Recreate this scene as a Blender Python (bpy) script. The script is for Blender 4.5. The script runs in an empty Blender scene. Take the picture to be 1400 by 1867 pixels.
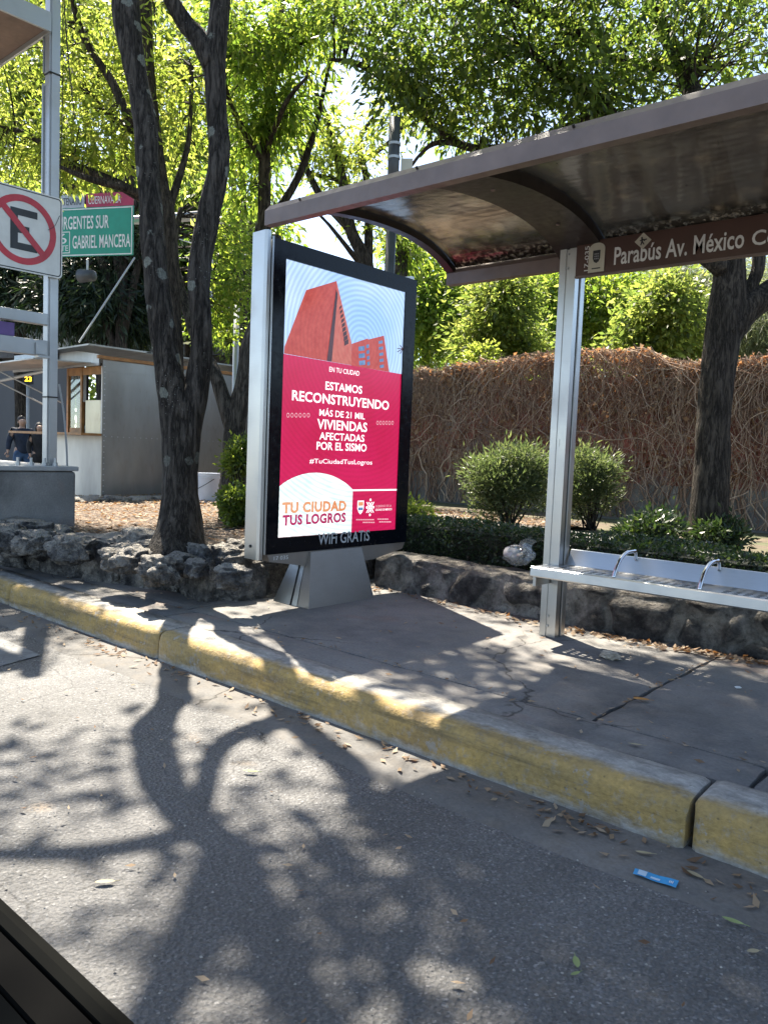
import bpy, bmesh, math, random
import numpy as np
from mathutils import Vector, Matrix, noise
random.seed(7); rng = np.random.default_rng(7)
SC = bpy.context.scene
COL = SC.collection
rad = math.radians

# ------------------------------------------------------------------ camera
CAM = np.array([0.0, 0.0, 1.2445])
FPX, YAW, PITCH, ROLL = 1428.69, 0.7167, 0.0759, 0.0403
_f = np.array([-math.sin(YAW)*math.cos(PITCH), math.cos(YAW)*math.cos(PITCH), -math.sin(PITCH)])
_r = np.array([math.cos(YAW), math.sin(YAW), 0.0]); _u = np.cross(_r, _f)
_c, _s = math.cos(ROLL), math.sin(ROLL)
_r, _u = _r*_c+_u*_s, _u*_c-_r*_s
cam = bpy.data.cameras.new('camera'); camo = bpy.data.objects.new('camera', cam); COL.objects.link(camo)
camo.matrix_world = Matrix(((_r[0], _u[0], -_f[0], CAM[0]), (_r[1], _u[1], -_f[1], CAM[1]), (_r[2], _u[2], -_f[2], CAM[2]), (0, 0, 0, 1)))
cam.sensor_width = 36; cam.lens = FPX/1867*36; cam.clip_start = 0.05; cam.clip_end = 2000
SC.camera = camo

def at(px, py, x=None, y=None, z=None, t=None):
    """survey helper: the point of the place seen at photo pixel (px,py), on a known plane or at a known distance"""
    d = _f+(px-700)/FPX*_r-(py-933.5)/FPX*_u
    if x is not None: t = (x-CAM[0])/d[0]
    if y is not None: t = (y-CAM[1])/d[1]
    if z is not None: t = (z-CAM[2])/d[2]
    return CAM+t*d

# ------------------------------------------------------------------ world, sun, exposure
SUN = np.array([-0.89*math.cos(rad(57)), 0.456*math.cos(rad(57)), math.sin(rad(57))])
w = bpy.data.worlds.new('World'); SC.world = w; w.use_nodes = True
nt = w.node_tree; bg = nt.nodes['Background']
sky = nt.nodes.new('ShaderNodeTexSky'); sky.sky_type = 'NISHITA'; sky.sun_disc = False
sky.sun_elevation = rad(57); sky.sun_rotation = math.atan2(SUN[0], SUN[1])
sky.air_density = 0.75; sky.dust_density = 4.0; sky.altitude = 2200
wb = nt.nodes.new('ShaderNodeMix'); wb.data_type = 'RGBA'; wb.blend_type = 'MULTIPLY'; wb.inputs[0].default_value = 1; wb.inputs[7].default_value = (1, .93, .80, 1)   # warm white-balance tint: a less blue sky
nt.links.new(sky.outputs[0], wb.inputs[6]); nt.links.new(wb.outputs[2], bg.inputs[0]); bg.inputs[1].default_value = 0.132
sl = bpy.data.lights.new('sun', 'SUN'); sl.energy = 5.0; sl.angle = rad(0.53); sl.color = (1, .91, .77)
so = bpy.data.objects.new('sun', sl); COL.objects.link(so)
so.rotation_euler = Vector(SUN).to_track_quat('Z', 'Y').to_euler()
vs = SC.view_settings; vs.view_transform = 'Standard'; vs.look = 'None'; vs.exposure = 2.02; vs.gamma = 1
SC.render.engine = 'CYCLES'
cy = SC.cycles; cy.max_bounces = 8; cy.transparent_max_bounces = 24; cy.transmission_bounces = 6; cy.diffuse_bounces = 5; cy.glossy_bounces = 3
cy.use_denoising = True; cy.sample_clamp_indirect = 6; cy.caustics_reflective = False; cy.caustics_refractive = False

# ------------------------------------------------------------------ mesh helpers
class MB:
    def __init__(s): s.v = []; s.f = []; s.n = 0
    def add(s, v, f):
        v = np.asarray(v, float).reshape(-1, 3); s.v.append(v)
        n = s.n; s.f.extend([tuple(int(i)+n for i in q) for q in f]); s.n += len(v); return s
    def box(s, a, b, rot=None, bev=0):
        a = np.minimum(a, b) if rot is None else np.asarray(a, float); 
        x0, y0, z0 = a; x1, y1, z1 = b
        if rot is None:
            pass
        v = np.array([(x0,y0,z0),(x1,y0,z0),(x1,y1,z0),(x0,y1,z0),(x0,y0,z1),(x1,y0,z1),(x1,y1,z1),(x0,y1,z1)], float)
        f = [(0,3,2,1),(4,5,6,7),(0,1,5,4),(1,2,6,5),(2,3,7,6),(3,0,4,7)]
        if bev:
            bm = bmesh.new(); vv = [bm.verts.new(p) for p in v]; [bm.faces.new([vv[i] for i in q]) for q in f]
            bmesh.ops.bevel(bm, geom=list(bm.edges), offset=bev, segments=2, affect='EDGES', profile=.5)
            bm.verts.index_update(); s.add([p.co[:] for p in bm.verts], [[p.index for p in q.verts] for q in bm.faces]); bm.free(); return s
        return s.add(v, f)
    def obox(s, c, ax, ay, az):
        """box from centre and three half-axis vectors"""
        c, ax, ay, az = [np.asarray(k, float) for k in (c, ax, ay, az)]
        v = [c-ax-ay-az, c+ax-ay-az, c+ax+ay-az, c-ax+ay-az, c-ax-ay+az, c+ax-ay+az, c+ax+ay+az, c-ax+ay+az]
        return s.add(v, [(0,3,2,1),(4,5,6,7),(0,1,5,4),(1,2,6,5),(2,3,7,6),(3,0,4,7)])
    def tube(s, pts, r, sides=8, cap=True, nz=0):
        pts = np.asarray(pts, float); n = len(pts); r = np.broadcast_to(np.asarray(r, float), (n,))
        T = np.gradient(pts, axis=0); T /= (np.linalg.norm(T, axis=1)[:, None]+1e-12)
        ref = np.array([0, 0, 1.]) if abs(T[0][2]) < .9 else np.array([1., 0, 0])
        A = np.cross(T[0], ref); A /= np.linalg.norm(A); V = []
        ang = np.arange(sides)/sides*2*math.pi
        for i in range(n):
            A = A-T[i]*(A@T[i]); A /= (np.linalg.norm(A)+1e-12); B = np.cross(T[i], A)
            V.append(pts[i]+r[i]*(np.cos(ang)[:, None]*A+np.sin(ang)[:, None]*B))
        V = np.concatenate(V)
        F = [(i*sides+j, i*sides+(j+1) % sides, (i+1)*sides+(j+1) % sides, (i+1)*sides+j) for i in range(n-1) for j in range(sides)]
        if cap: F += [tuple(range(sides))[::-1], tuple((n-1)*sides+j for j in range(sides))]
        return s.add(V, F)
    def prism(s, poly, axis, a, b):
        """polygon (2D in the two other axes) extruded along axis from a to b"""
        n = len(poly); V = []
        for h in (a, b):
            for p in poly:
                q = [0, 0, 0]; o = [i for i in range(3) if i != axis]; q[o[0]], q[o[1]] = p; q[axis] = h; V.append(q)
        F = [tuple(range(n))[::-1], tuple(range(n, 2*n))]+[(i, (i+1) % n, n+(i+1) % n, n+i) for i in range(n)]
        return s.add(V, F)
    def grid(s, P):
        """P: array (m,n,3)"""
        P = np.asarray(P, float); m, n = P.shape[:2]
        return s.add(P.reshape(-1, 3), [(i*n+j, i*n+j+1, (i+1)*n+j+1, (i+1)*n+j) for i in range(m-1) for j in range(n-1)])
    def lathe(s, prof, c=(0, 0, 0), sides=24, cap=True):
        """prof: list of (r,z)"""
        a = np.arange(sides)/sides*2*math.pi
        V = np.concatenate([np.stack([r*np.cos(a), r*np.sin(a), np.full(sides, z)], 1) for r, z in prof])+np.asarray(c)
        n = len(prof)
        F = [(i*sides+j, i*sides+(j+1) % sides, (i+1)*sides+(j+1) % sides, (i+1)*sides+j) for i in range(n-1) for j in range(sides)]
        if cap: F += [tuple(range(sides))[::-1], tuple((n-1)*sides+j for j in range(sides))]
        return s.add(V, F)
    def build(s, name, mat, parent=None, smooth=False, fix=True):
        me = bpy.data.meshes.new(name)
        V = np.concatenate(s.v) if s.v else np.zeros((0, 3))
        o = bpy.data.objects.new(name, me); COL.objects.link(o)
        wl = wloc(parent)
        me.from_pydata((V-wl).tolist(), [], s.f)
        if fix and len(s.f) < 60000:
            bm = bmesh.new(); bm.from_mesh(me); bmesh.ops.recalc_face_normals(bm, faces=bm.faces); bm.to_mesh(me); bm.free()
        if smooth: me.polygons.foreach_set('use_smooth', [True]*len(me.polygons))
        me.materials.append(mat); me.update()
        if parent: o.parent = parent
        return o
WL = {}
def wloc(o):
    a = np.zeros(3)
    while o is not None:
        a = a+np.array(o.location[:]); o = o.parent
    return a
def tag(o, label=None, cat=None, group=None, kind=None):
    if label: o['label'] = label
    if cat: o['category'] = cat
    if group: o['group'] = group
    if kind: o['kind'] = kind
    return o
def empty(name, loc, label, cat, group=None):
    o = bpy.data.objects.new(name, None); COL.objects.link(o); o.location = [float(k) for k in loc]; o.empty_display_size = .1
    return tag(o, label, cat, group)
def sheet(name, poly, z, mat, kind='structure'):
    o = MB().add([(p[0], p[1], z) for p in poly], [tuple(range(len(poly)))]).build(name, mat)
    o['kind'] = kind; return o
def smoothpath(pts, n=10):
    P = np.asarray(pts, float); Q = np.vstack([2*P[0]-P[1], P, 2*P[-1]-P[-2]]); out = []
    for i in range(1, len(Q)-2):
        for k in range(n):
            t = k/n; a, b, c, d = Q[i-1], Q[i], Q[i+1], Q[i+2]
            out.append(.5*((2*b)+(-a+c)*t+(2*a-5*b+4*c-d)*t*t+(-a+3*b-3*c+d)*t**3))
    out.append(P[-1]); return np.array(out)

_txt = {}
def glyphs(body, bold=0.0):
    k = (body, bold)
    if k not in _txt:
        c = bpy.data.curves.new('t', 'FONT'); c.body = body; c.offset = min(bold, .05); c.space_character = 1+max(0, bold-.01)*2; c.resolution_u = 3; c.fill_mode = 'FRONT'
        
        o = bpy.data.objects.new('t', c); COL.objects.link(o); bpy.context.view_layer.update()
        me = bpy.data.meshes.new_from_object(o.evaluated_get(bpy.context.evaluated_depsgraph_get()))
        v = np.array([p.co[:] for p in me.vertices]); f = [tuple(p.vertices) for p in me.polygons]
        bpy.data.objects.remove(o); bpy.data.meshes.remove(me); bpy.data.curves.remove(c)
        _txt[k] = (v, f)
    return _txt[k]
def text(body, o, ux, uy, width, height, bold=0.0, mb=None):
    """lettering filling the rectangle with corner o, unit axes ux, uy"""
    v, f = glyphs(body, bold); v = v.copy()
    lo, hi = v.min(0), v.max(0)
    a = (v[:, 0]-lo[0])/(hi[0]-lo[0])*width; b = (v[:, 1]-lo[1])/(hi[1]-lo[1])*height
    P = np.asarray(o)+a[:, None]*np.asarray(ux)+b[:, None]*np.asarray(uy)
    mb = mb or MB(); mb.add(P, f); return mb

# ------------------------------------------------------------------ material helpers
class G:
    def __init__(s, name):
        m = bpy.data.materials.new(name); m.use_nodes = True; s.m = m; s.t = m.node_tree; s.b = s.t.nodes['Principled BSDF']; s.out = s.t.nodes['Material Output']
    def n(s, typ, **k):
        x = s.t.nodes.new('ShaderNode'+typ)
        for a, b in k.items():
            if a in ('ins',):
                for i, vv in b.items(): s.set(x.inputs[i], vv)
            else: setattr(x, a, b)
        return x
    def set(s, i, v):
        if hasattr(v, 'is_output') or isinstance(v, bpy.types.NodeSocket): s.t.links.new(v, i)
        else:
            if isinstance(v, tuple) and len(v) == 3 and i.type == 'RGBA': v = (*v, 1)
            i.default_value = v
    def pos(s, scale=(1, 1, 1)):
        g = s.n('NewGeometry'); m = s.n('Mapping'); s.t.links.new(g.outputs['Position'], m.inputs[0]); m.inputs['Scale'].default_value = scale; return m.outputs[0]
    def noise(s, sc, det=4, ro=.55, vec=None, dist=0): 
        x = s.n('TexNoise', ins={'Scale': sc, 'Detail': det, 'Roughness': ro, 'Distortion': dist}); s.set(x.inputs['Vector'], vec if vec is not None else s.pos()); return x.outputs[0]
    def vor(s, sc, feat='F1', out='Distance', vec=None, rnd=1):
        x = s.n('TexVoronoi', feature=feat, ins={'Scale': sc, 'Randomness': rnd}); s.set(x.inputs['Vector'], vec if vec is not None else s.pos()); return x.outputs[out]
    def ramp(s, fac, stops, interp='LINEAR'):
        x = s.n('ValToRGB'); s.set(x.inputs[0], fac); e = x.color_ramp.elements; x.color_ramp.interpolation = interp
        while len(e) < len(stops): e.new(.5)
        for k, (p, c) in zip(e, stops):
            k.position = p; k.color = (c, c, c, 1) if isinstance(c, (int, float)) else (*c, 1)
        return x.outputs[0]
    def mix(s, fac, a, b, mode='MIX'):
        x = s.n('Mix', data_type='RGBA', blend_type=mode); s.set(x.inputs[0], fac); s.set(x.inputs[6], a); s.set(x.inputs[7], b); return x.outputs[2]
    def math(s, op, a, b=0.0):
        x = s.n('Math', operation=op); s.set(x.inputs[0], a); s.set(x.inputs[1], b); return x.outputs[0]
    def bump(s, h, st=.5, d=.01, nrm=None):
        x = s.n('Bump', ins={'Strength': st, 'Distance': d, 'Height': h})
        if nrm is not None: s.set(x.inputs['Normal'], nrm)
        return x.outputs[0]
    def sep(s, vec):
        x = s.n('SeparateXYZ'); s.set(x.inputs[0], vec); return x.outputs
    def fin(s, col=None, rough=None, metal=None, normal=None, spec=None, **k):
        b = s.b
        if col is not None: s.set(b.inputs['Base Color'], col)
        if rough is not None: s.set(b.inputs['Roughness'], rough)
        if metal is not None: s.set(b.inputs['Metallic'], metal)
        if normal is not None: s.set(b.inputs['Normal'], normal)
        if spec is not None: s.set(b.inputs['Specular IOR Level'], spec)
        for a, v in k.items(): s.set(b.inputs[a], v)
        return s.m
def plain(name, col, rough=.6, metal=0, var=.12, bump=0, sc=8):
    g = G(name); n = g.noise(sc, 5)
    c2 = tuple(max(0, k*(1-var*2)) for k in col); c3 = tuple(min(1, k*(1+var)) for k in col)
    c = g.ramp(n, [(.3, c2), (.7, c3)])
    g.fin(c, g.ramp(g.noise(sc*3), [(.3, max(0, rough-.08)), (.7, min(1, rough+.1))]), metal)
    if bump: g.fin(normal=g.bump(g.noise(sc*10, 6), bump, .004))
    return g.m
def leafmat(name, stops, trans, tfac=.5, rough=.45, spec=.4):
    """stops: reflectance colours over a random value per leaf; trans: colour of light let through"""
    g = G(name); ge = g.n('NewGeometry'); rnd = ge.outputs['Random Per Island']
    big = g.noise(.9, 2)
    k = g.math('ADD', g.math('MULTIPLY', rnd, .65), g.math('MULTIPLY', big, .35))
    c = g.ramp(k, stops); g.fin(c, rough, spec=spec)
    tr = g.n('BsdfTranslucent'); g.set(tr.inputs[0], g.ramp(k, [(.15, trans[0]), (.6, trans[1]), (.9, trans[2])]))
    mx = g.n('MixShader'); mx.inputs[0].default_value = tfac
    g.t.links.new(g.b.outputs[0], mx.inputs[1]); g.t.links.new(tr.outputs[0], mx.inputs[2]); g.t.links.new(mx.outputs[0], g.out.inputs[0])
    return g.m
def glow(name, col, st):
    g = G(name); g.fin((.02, .02, .02), .3, **{'Emission Color': (*col, 1), 'Emission Strength': st}); return g.m

# ---- materials
def m_asphalt():
    g = G('asphalt'); p = g.pos()
    ag = g.vor(150, out='Color'); agv = g.ramp(ag, [(.0, .04), (.5, .095), (.8, .15), (1, .34)])
    fine = g.noise(60, 6); big = g.noise(1.1, 5, .6); st = g.noise(4, 6, .65)
    c = g.mix(g.ramp(fine, [(.35, 0), (.7, .75)]), agv, (.118, .116, .113))
    c = g.mix(1, c, g.ramp(big, [(.38, .78), (.62, 1.2)]), 'MULTIPLY')
    c = g.mix(g.ramp(st, [(.55, 0), (.75, .35)]), c, (.06, .056, .05))
    patch = g.noise(.55, 3, .5); c = g.mix(g.ramp(patch, [(.52, 0), (.56, .35)]), c, (.055, .055, .058))
    crk = g.n('TexVoronoi', feature='DISTANCE_TO_EDGE', ins={'Scale': 1.1}); wv = g.n('VectorMath', operation='ADD'); g.set(wv.inputs[0], g.pos()); w2 = g.n('VectorMath', operation='SCALE', ins={'Scale': .25}); tn = g.n('TexNoise', ins={'Scale': 5.0, 'Detail': 6.0}); g.set(tn.inputs['Vector'], g.pos()); g.set(w2.inputs[0], tn.outputs[1]); g.set(wv.inputs[1], w2.outputs[0]); g.set(crk.inputs['Vector'], wv.outputs[0])
    ck = g.math('MULTIPLY', g.ramp(crk.outputs[0], [(.002, 1), (.008, 0)]), g.ramp(g.noise(.8, 2), [(.5, 0), (.6, .8)])); c = g.mix(ck, c, (.02, .02, .02))
    hole = g.math('MULTIPLY', g.ramp(g.vor(3.1), [(.10, .8), (.22, 0)]), g.ramp(g.noise(1.7, 2), [(.56, 0), (.62, 1)])); c = g.mix(hole, c, g.mix(g.ramp(g.vor(60), [(.2, 0), (.5, 1)]), (.02, .02, .02), (.2, .16, .12)))
    chips = g.vor(16, out='Color'); 
    cd = g.vor(16); chip = g.math('MULTIPLY', g.ramp(cd, [(.05, 1), (.075, 0)]), g.ramp(chips, [(.72, 0), (.74, 1)]))
    c = g.mix(chip, c, (.34, .32, .29))
    h = g.math('ADD', g.math('MULTIPLY', g.vor(75), .6), g.math('MULTIPLY', g.noise(35, 6, .7), .9)); h = g.math('SUBTRACT', h, g.math('MULTIPLY', hole, 1.5))
    return g.fin(c, g.ramp(fine, [(.3, .5), (.7, .8)]), normal=g.bump(h, 1.0, .012), spec=.5)
def m_concrete(name, a, b, tint=(.20, .19, .17), sc=1.0, warm=.25):
    g = G(name); n1 = g.noise(1.6*sc, 7, .62); n2 = g.noise(9*sc, 6, .6); n3 = g.noise(70*sc, 5)
    c = g.ramp(n1, [(.38, a), (.62, b)])
    c = g.mix(g.ramp(n2, [(.45, 0), (.68, warm)]), c, tint)
    c = g.mix(g.ramp(g.noise(.9*sc, 6, .65), [(.54, 0), (.66, .6)]), c, tuple(k*.5 for k in a)); c = g.mix(g.ramp(g.noise(1.3*sc, 3, .5, vec=g.pos((1, 1.7, 1))), [(.64, 0), (.74, .35)]), c, (.26, .13, .08))
    crk = g.n('TexVoronoi', feature='DISTANCE_TO_EDGE', ins={'Scale': .75}); wv = g.n('VectorMath', operation='ADD'); g.set(wv.inputs[0], g.pos()); w2 = g.n('VectorMath', operation='SCALE', ins={'Scale': .3}); tn = g.n('TexNoise', ins={'Scale': 4.0, 'Detail': 7.0}); g.set(tn.inputs['Vector'], g.pos()); g.set(w2.inputs[0], tn.outputs[1]); g.set(wv.inputs[1], w2.outputs[0]); g.set(crk.inputs['Vector'], wv.outputs[0])
    c = g.mix(g.math('MULTIPLY', g.ramp(crk.outputs[0], [(.001, 1), (.006, 0)]), g.ramp(g.noise(.7, 2), [(.50, 0), (.55, .9)])), c, (.025, .023, .02))
    c = g.mix(1, c, g.ramp(n3, [(.25, .8), (.7, 1.1)]), 'MULTIPLY')
    spots = g.vor(9*sc); c = g.mix(g.ramp(spots, [(.02, .8), (.06, 0)]), c, tuple(k*.4 for k in a))
    return g.fin(c, .85, normal=g.bump(g.math('ADD', n3, g.math('MULTIPLY', n2, .8)), .45, .006), spec=.3)
def m_kerb():
    g = G('worn_yellow_kerb'); z = g.sep(g.pos())
    n1 = g.noise(2.2, 7, .65); n2 = g.noise(14, 8, .7, vec=g.pos((.5, 1, 1.6))); n3 = g.noise(60, 5)
    con = g.ramp(n2, [(.38, (.22, .215, .20)), (.62, (.40, .385, .355))])
    yel = g.ramp(g.noise(5, 7, .7, vec=g.pos((.5, 1, 1.4))), [(.38, (.25, .175, .075)), (.5, (.41, .28, .095)), (.62, (.53, .35, .11))])
    grime = g.ramp(n1, [(.38, 0), (.62, .8)])
    yel = g.mix(grime, yel, (.30, .225, .10))
    yy = g.math('ADD', z[1], g.math('MULTIPLY', n2, .12)); zz = g.math('ADD', z[2], g.math('MULTIPLY', n2, -.13))
    topmask = g.ramp(yy, [(.0, 0), (1, 1)])
    # paint fades off towards the back of the top and along the foot
    back = g.n('MapRange', ins={0: yy, 1: 2.60, 2: 2.665, 3: 1.0, 4: .0}).outputs[0]
    foot = g.n('MapRange', ins={0: zz, 1: -.055, 2: -.015, 3: .05, 4: 1.0}).outputs[0]
    wear = g.ramp(g.noise(20, 8, .78), [(.30, .25), (.48, .97)])
    k = g.math('MULTIPLY', g.math('MULTIPLY', back, foot), wear)
    c = g.mix(k, con, yel); c = g.mix(1, c, g.ramp(n3, [(.25, .75), (.7, 1.1)]), 'MULTIPLY')
    tyre = g.ramp(g.noise(3.0, 6, .7, vec=g.pos((.35, 1, 5))), [(.52, 0), (.66, .55)]); c = g.mix(tyre, c, (.055, .05, .042))
    chipm = g.math('MULTIPLY', g.ramp(g.noise(9, 6, .75), [(.60, 0), (.64, 1)]), .75); c = g.mix(chipm, c, con)
    pits = g.vor(31); psel = g.ramp(g.sep(g.vor(31, out='Color'))[0], [(.6, 0), (.65, .6)]); c = g.mix(g.math('MULTIPLY', g.ramp(g.math('ADD', pits, g.math('MULTIPLY', n3, .2)), [(.16, 1), (.26, 0)]), psel), c, (.09, .08, .055))
    return g.fin(c, .8, normal=g.bump(g.math('ADD', n2, g.math('MULTIPLY', n3, .6)), .7, .012), spec=.3)
def m_rock(name, dark, mid, light, mortar=None, sc=1):
    g = G(name); n1 = g.noise(5*sc, 8, .7); n2 = g.noise(22*sc, 8, .75); pit = g.vor(34*sc, vec=None); pit2 = g.vor(80*sc)
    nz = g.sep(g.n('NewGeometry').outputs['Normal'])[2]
    c = g.ramp(n1, [(.37, dark), (.5, mid), (.64, light)])
    if mortar:
        warp = g.n('VectorMath', operation='ADD'); g.set(warp.inputs[0], g.pos((1, 1, 1.2))); nn = g.n('TexNoise', ins={'Scale': 2.5, 'Detail': 5.0}); sc2 = g.n('VectorMath', operation='SCALE', ins={'Scale': .35}); g.set(sc2.inputs[0], nn.outputs[1]); g.set(warp.inputs[1], sc2.outputs[0]); g.set(nn.inputs['Vector'], g.pos())
        cell = g.vor(2.6, 'F2', vec=warp.outputs[0]); c1 = g.vor(2.6, 'F1', vec=warp.outputs[0]); d = g.math('SUBTRACT', cell, c1)
        mask = g.ramp(d, [(.13, 1), (.26, 0)])
        mask = g.mix(1, mask, g.ramp(g.noise(3, 6), [(.35, .4), (.6, 1)]), 'MULTIPLY')
        c = g.mix(mask, c, g.ramp(n2, [(.3, tuple(k*.6 for k in mortar)), (.7, mortar)]))
    c = g.mix(g.ramp(n2, [(.3, .8), (.5, 0)]), c, tuple(k*.35 for k in dark))
    c = g.mix(g.ramp(g.math('ADD', nz, g.math('MULTIPLY', n1, .5)), [(.75, 0), (1.1, .55)]), c, light)  # up-facing stone coloured paler, painting in the sunlit tops
    h = g.math('ADD', g.math('MULTIPLY', n2, 1.2), g.math('ADD', g.math('MULTIPLY', pit, .7), g.math('MULTIPLY', pit2, .3)))
    return g.fin(c, .92, normal=g.bump(h, 1.0, .06), spec=.25)
def m_mwall():
    g = G('mortared_stone'); n0 = g.noise(7, 10, .72); n2 = g.noise(26, 8, .75); n3 = g.noise(2.2, 5, .6)
    wp_ = g.n('VectorMath', operation='ADD'); tn = g.n('TexNoise', ins={'Scale': 3.0, 'Detail': 6.0}); g.set(tn.inputs['Vector'], g.pos()); s2 = g.n('VectorMath', operation='SCALE', ins={'Scale': .45}); g.set(s2.inputs[0], tn.outputs[1]); g.set(wp_.inputs[0], g.pos((1, 1, 1.3))); g.set(wp_.inputs[1], s2.outputs[0])
    d = g.vor(2.9, 'DISTANCE_TO_EDGE', vec=wp_.outputs[0]); cc = g.sep(g.vor(2.9, 'F1', 'Color', vec=wp_.outputs[0]))[0]
    mort = g.ramp(n0, [(.38, (.12, .115, .105)), (.5, (.27, .26, .24)), (.62, (.46, .44, .405))])
    stone = g.ramp(n0, [(.38, (.035, .035, .038)), (.5, (.085, .084, .085)), (.62, (.20, .195, .185))])
    at_ = g.n('Attribute', attribute_name='stone'); k = g.ramp(g.math('ADD', at_.outputs['Fac'], g.math('MULTIPLY', g.math('SUBTRACT', n2, .5), .7)), [(.35, 0), (.6, 1)])
    c = g.mix(k, mort, stone); c = g.mix(g.ramp(n2, [(.28, .9), (.45, 0)]), c, (.02, .019, .018)); c = g.mix(g.ramp(n2, [(.6, 0), (.8, .5)]), c, (.42, .41, .37))
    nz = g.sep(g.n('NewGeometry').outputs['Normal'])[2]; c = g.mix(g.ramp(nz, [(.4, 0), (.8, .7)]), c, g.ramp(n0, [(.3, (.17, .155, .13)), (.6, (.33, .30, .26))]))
    h = g.math('ADD', g.math('MULTIPLY', n2, 1.0), g.math('ADD', g.math('MULTIPLY', n0, 1.6), g.math('MULTIPLY', g.vor(40), .4)))
    return g.fin(c, .93, normal=g.bump(h, 1.0, .05), spec=.2)
def m_bark(name, dark, light, lichen=0, sc=1.0):
    g = G(name); v = g.pos((1, 1, .22)); n = g.noise(34*sc, 7, .7, vec=v, dist=.6); n2 = g.noise(4*sc, 5)
    rn = g.noise(17*sc, 4, .6, vec=g.pos((1, 1, .13)), dist=.35); rn2 = g.noise(38*sc, 4, .6, vec=g.pos((1, 1, .2)), dist=.5)
    ridge = g.math('ADD', g.math('MULTIPLY', g.math('ABSOLUTE', g.math('SUBTRACT', rn, .5)), 1.0), g.math('MULTIPLY', g.math('ABSOLUTE', g.math('SUBTRACT', rn2, .5)), .5))
    c = g.ramp(n, [(.3, dark), (.7, light)]); c = g.mix(g.ramp(ridge, [(.02, .9), (.13, 0)]), c, tuple(k*.3 for k in dark))
    c = g.mix(1, c, g.ramp(n2, [(.3, .75), (.7, 1.25)]), 'MULTIPLY')
    if lichen:
        vo = g.n('TexVoronoi', ins={'Scale': 6.0}); nn = g.noise(30, 4); g.set(vo.inputs['Vector'], g.pos())
        d = g.math('ADD', vo.outputs['Distance'], g.math('MULTIPLY', nn, .34)); sel = g.ramp(g.sep(vo.outputs['Color'])[0], [(.28, 0), (.30, 1)])
        zz = g.sep(g.pos())[2]; zone = g.math('MULTIPLY', g.ramp(g.noise(1.3, 2), [(.38, 0), (.44, 1)]), g.n('MapRange', ins={0: zz, 1: 0.95, 2: 1.3, 3: 0.0, 4: 1.0}).outputs[0])
        k = g.math('MULTIPLY', g.math('MULTIPLY', g.ramp(d, [(.40, 1), (.44, 0)]), sel), zone)
        c = g.mix(k, c, g.ramp(g.noise(90, 4), [(.3, (.13, .14, .12)), (.7, (.30, .31, .27))]))
        sp = g.vor(45); k2 = g.math('MULTIPLY', g.ramp(sp, [(.1, 1), (.14, 0)]), g.ramp(g.noise(2.2, 3), [(.52, 0), (.56, 1)]))
        c = g.mix(g.math('MULTIPLY', k2, zone), c, (.33, .34, .31))
    h = g.math('ADD', g.math('MULTIPLY', g.math('MINIMUM', ridge, .16), 3.5), n)
    return g.fin(c, .9, normal=g.bump(h, 1.0, .035), spec=.2)
def m_metal(name, col, rough=.3, brush=(1, 1, 40), metal=1.0):
    g = G(name); n = g.noise(14, 5, .6, vec=g.pos(brush)); n2 = g.noise(3, 5)
    c = g.mix(g.ramp(n, [(.3, .0), (.7, .25)]), col, tuple(k*.75 for k in col)); c = g.mix(g.ramp(n2, [(.5, 0), (.8, .3)]), c, tuple(k*.6 for k in col))
    return g.fin(c, g.ramp(n2, [(.3, max(.05, rough-.07)), (.7, rough+.1)]), metal, normal=g.bump(n, .06, .002))
M = {}
M['asphalt'] = m_asphalt()
M['sidewalk'] = m_concrete('sidewalk_concrete', (.135, .132, .128), (.215, .208, .197), (.24, .215, .185), warm=.5)
M['gutter'] = m_concrete('gutter_concrete', (.095, .094, .092), (.165, .158, .148), (.17, .145, .115), warm=.4)
M['kerb'] = m_kerb()
M['concrete'] = m_concrete('grey_concrete', (.17, .17, .165), (.26, .255, .245))
M['dark_concrete'] = m_concrete('dark_concrete', (.07, .072, .075), (.12, .12, .12), (.1, .1, .1))
M['rock'] = m_rock('volcanic_rock', (.05, .05, .053), (.17, .166, .16), (.50, .47, .42), sc=1)
M['mwall'] = m_mwall()
M['bark_dark'] = m_bark('dark_bark', (.034, .030, .027), (.125, .11, .095), 1)
M['bark_grey'] = m_bark('grey_bark', (.06, .052, .042), (.15, .13, .105))
M['bark_brown'] = m_bark('brown_bark', (.04, .032, .026), (.11, .09, .07))
M['alu'] = m_metal('brushed_aluminium', (.50, .50, .49), .36, (1, 1, 60))
M['steel'] = m_metal('stainless_steel', (.50, .51, .52), .34, (1, 30, 1))
M['chrome'] = m_metal('polished_steel', (.7, .7, .7), .12)
M['brown'] = plain('brown_paint', (.165, .118, .10), .42, 0, .1)
M['darkbrown'] = plain('dark_brown_paint', (.022, .015, .012), .4, 0, .2)
M['black'] = plain('black_enamel', (.003, .004, .007), .2, 0, .1); M['black'].node_tree.nodes['Principled BSDF'].inputs['Specular IOR Level'].default_value = .22
M['blackmat'] = plain('black_rubber', (.012, .012, .012), .6)
M['white'] = plain('white_paint', (.75, .75, .73), .5, 0, .06)
M['offwhite'] = plain('cream_film', (.55, .52, .42), .5, 0, .06)
M['galv'] = m_metal('galvanised_steel', (.42, .43, .43), .45, (1, 1, 20), .7)
M['greypaint'] = plain('grey_paint', (.32, .33, .33), .5, 0, .1, .15)
# ================================================================== SETTING
ZS = .173                                                 # pavement height above the road
sheet('ground', [(-400, -400), (400, -400), (400, 400), (-400, 400)], -.03, plain('dry_ground', (.16, .13, .09), .95, 0, .2, .3))
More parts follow.
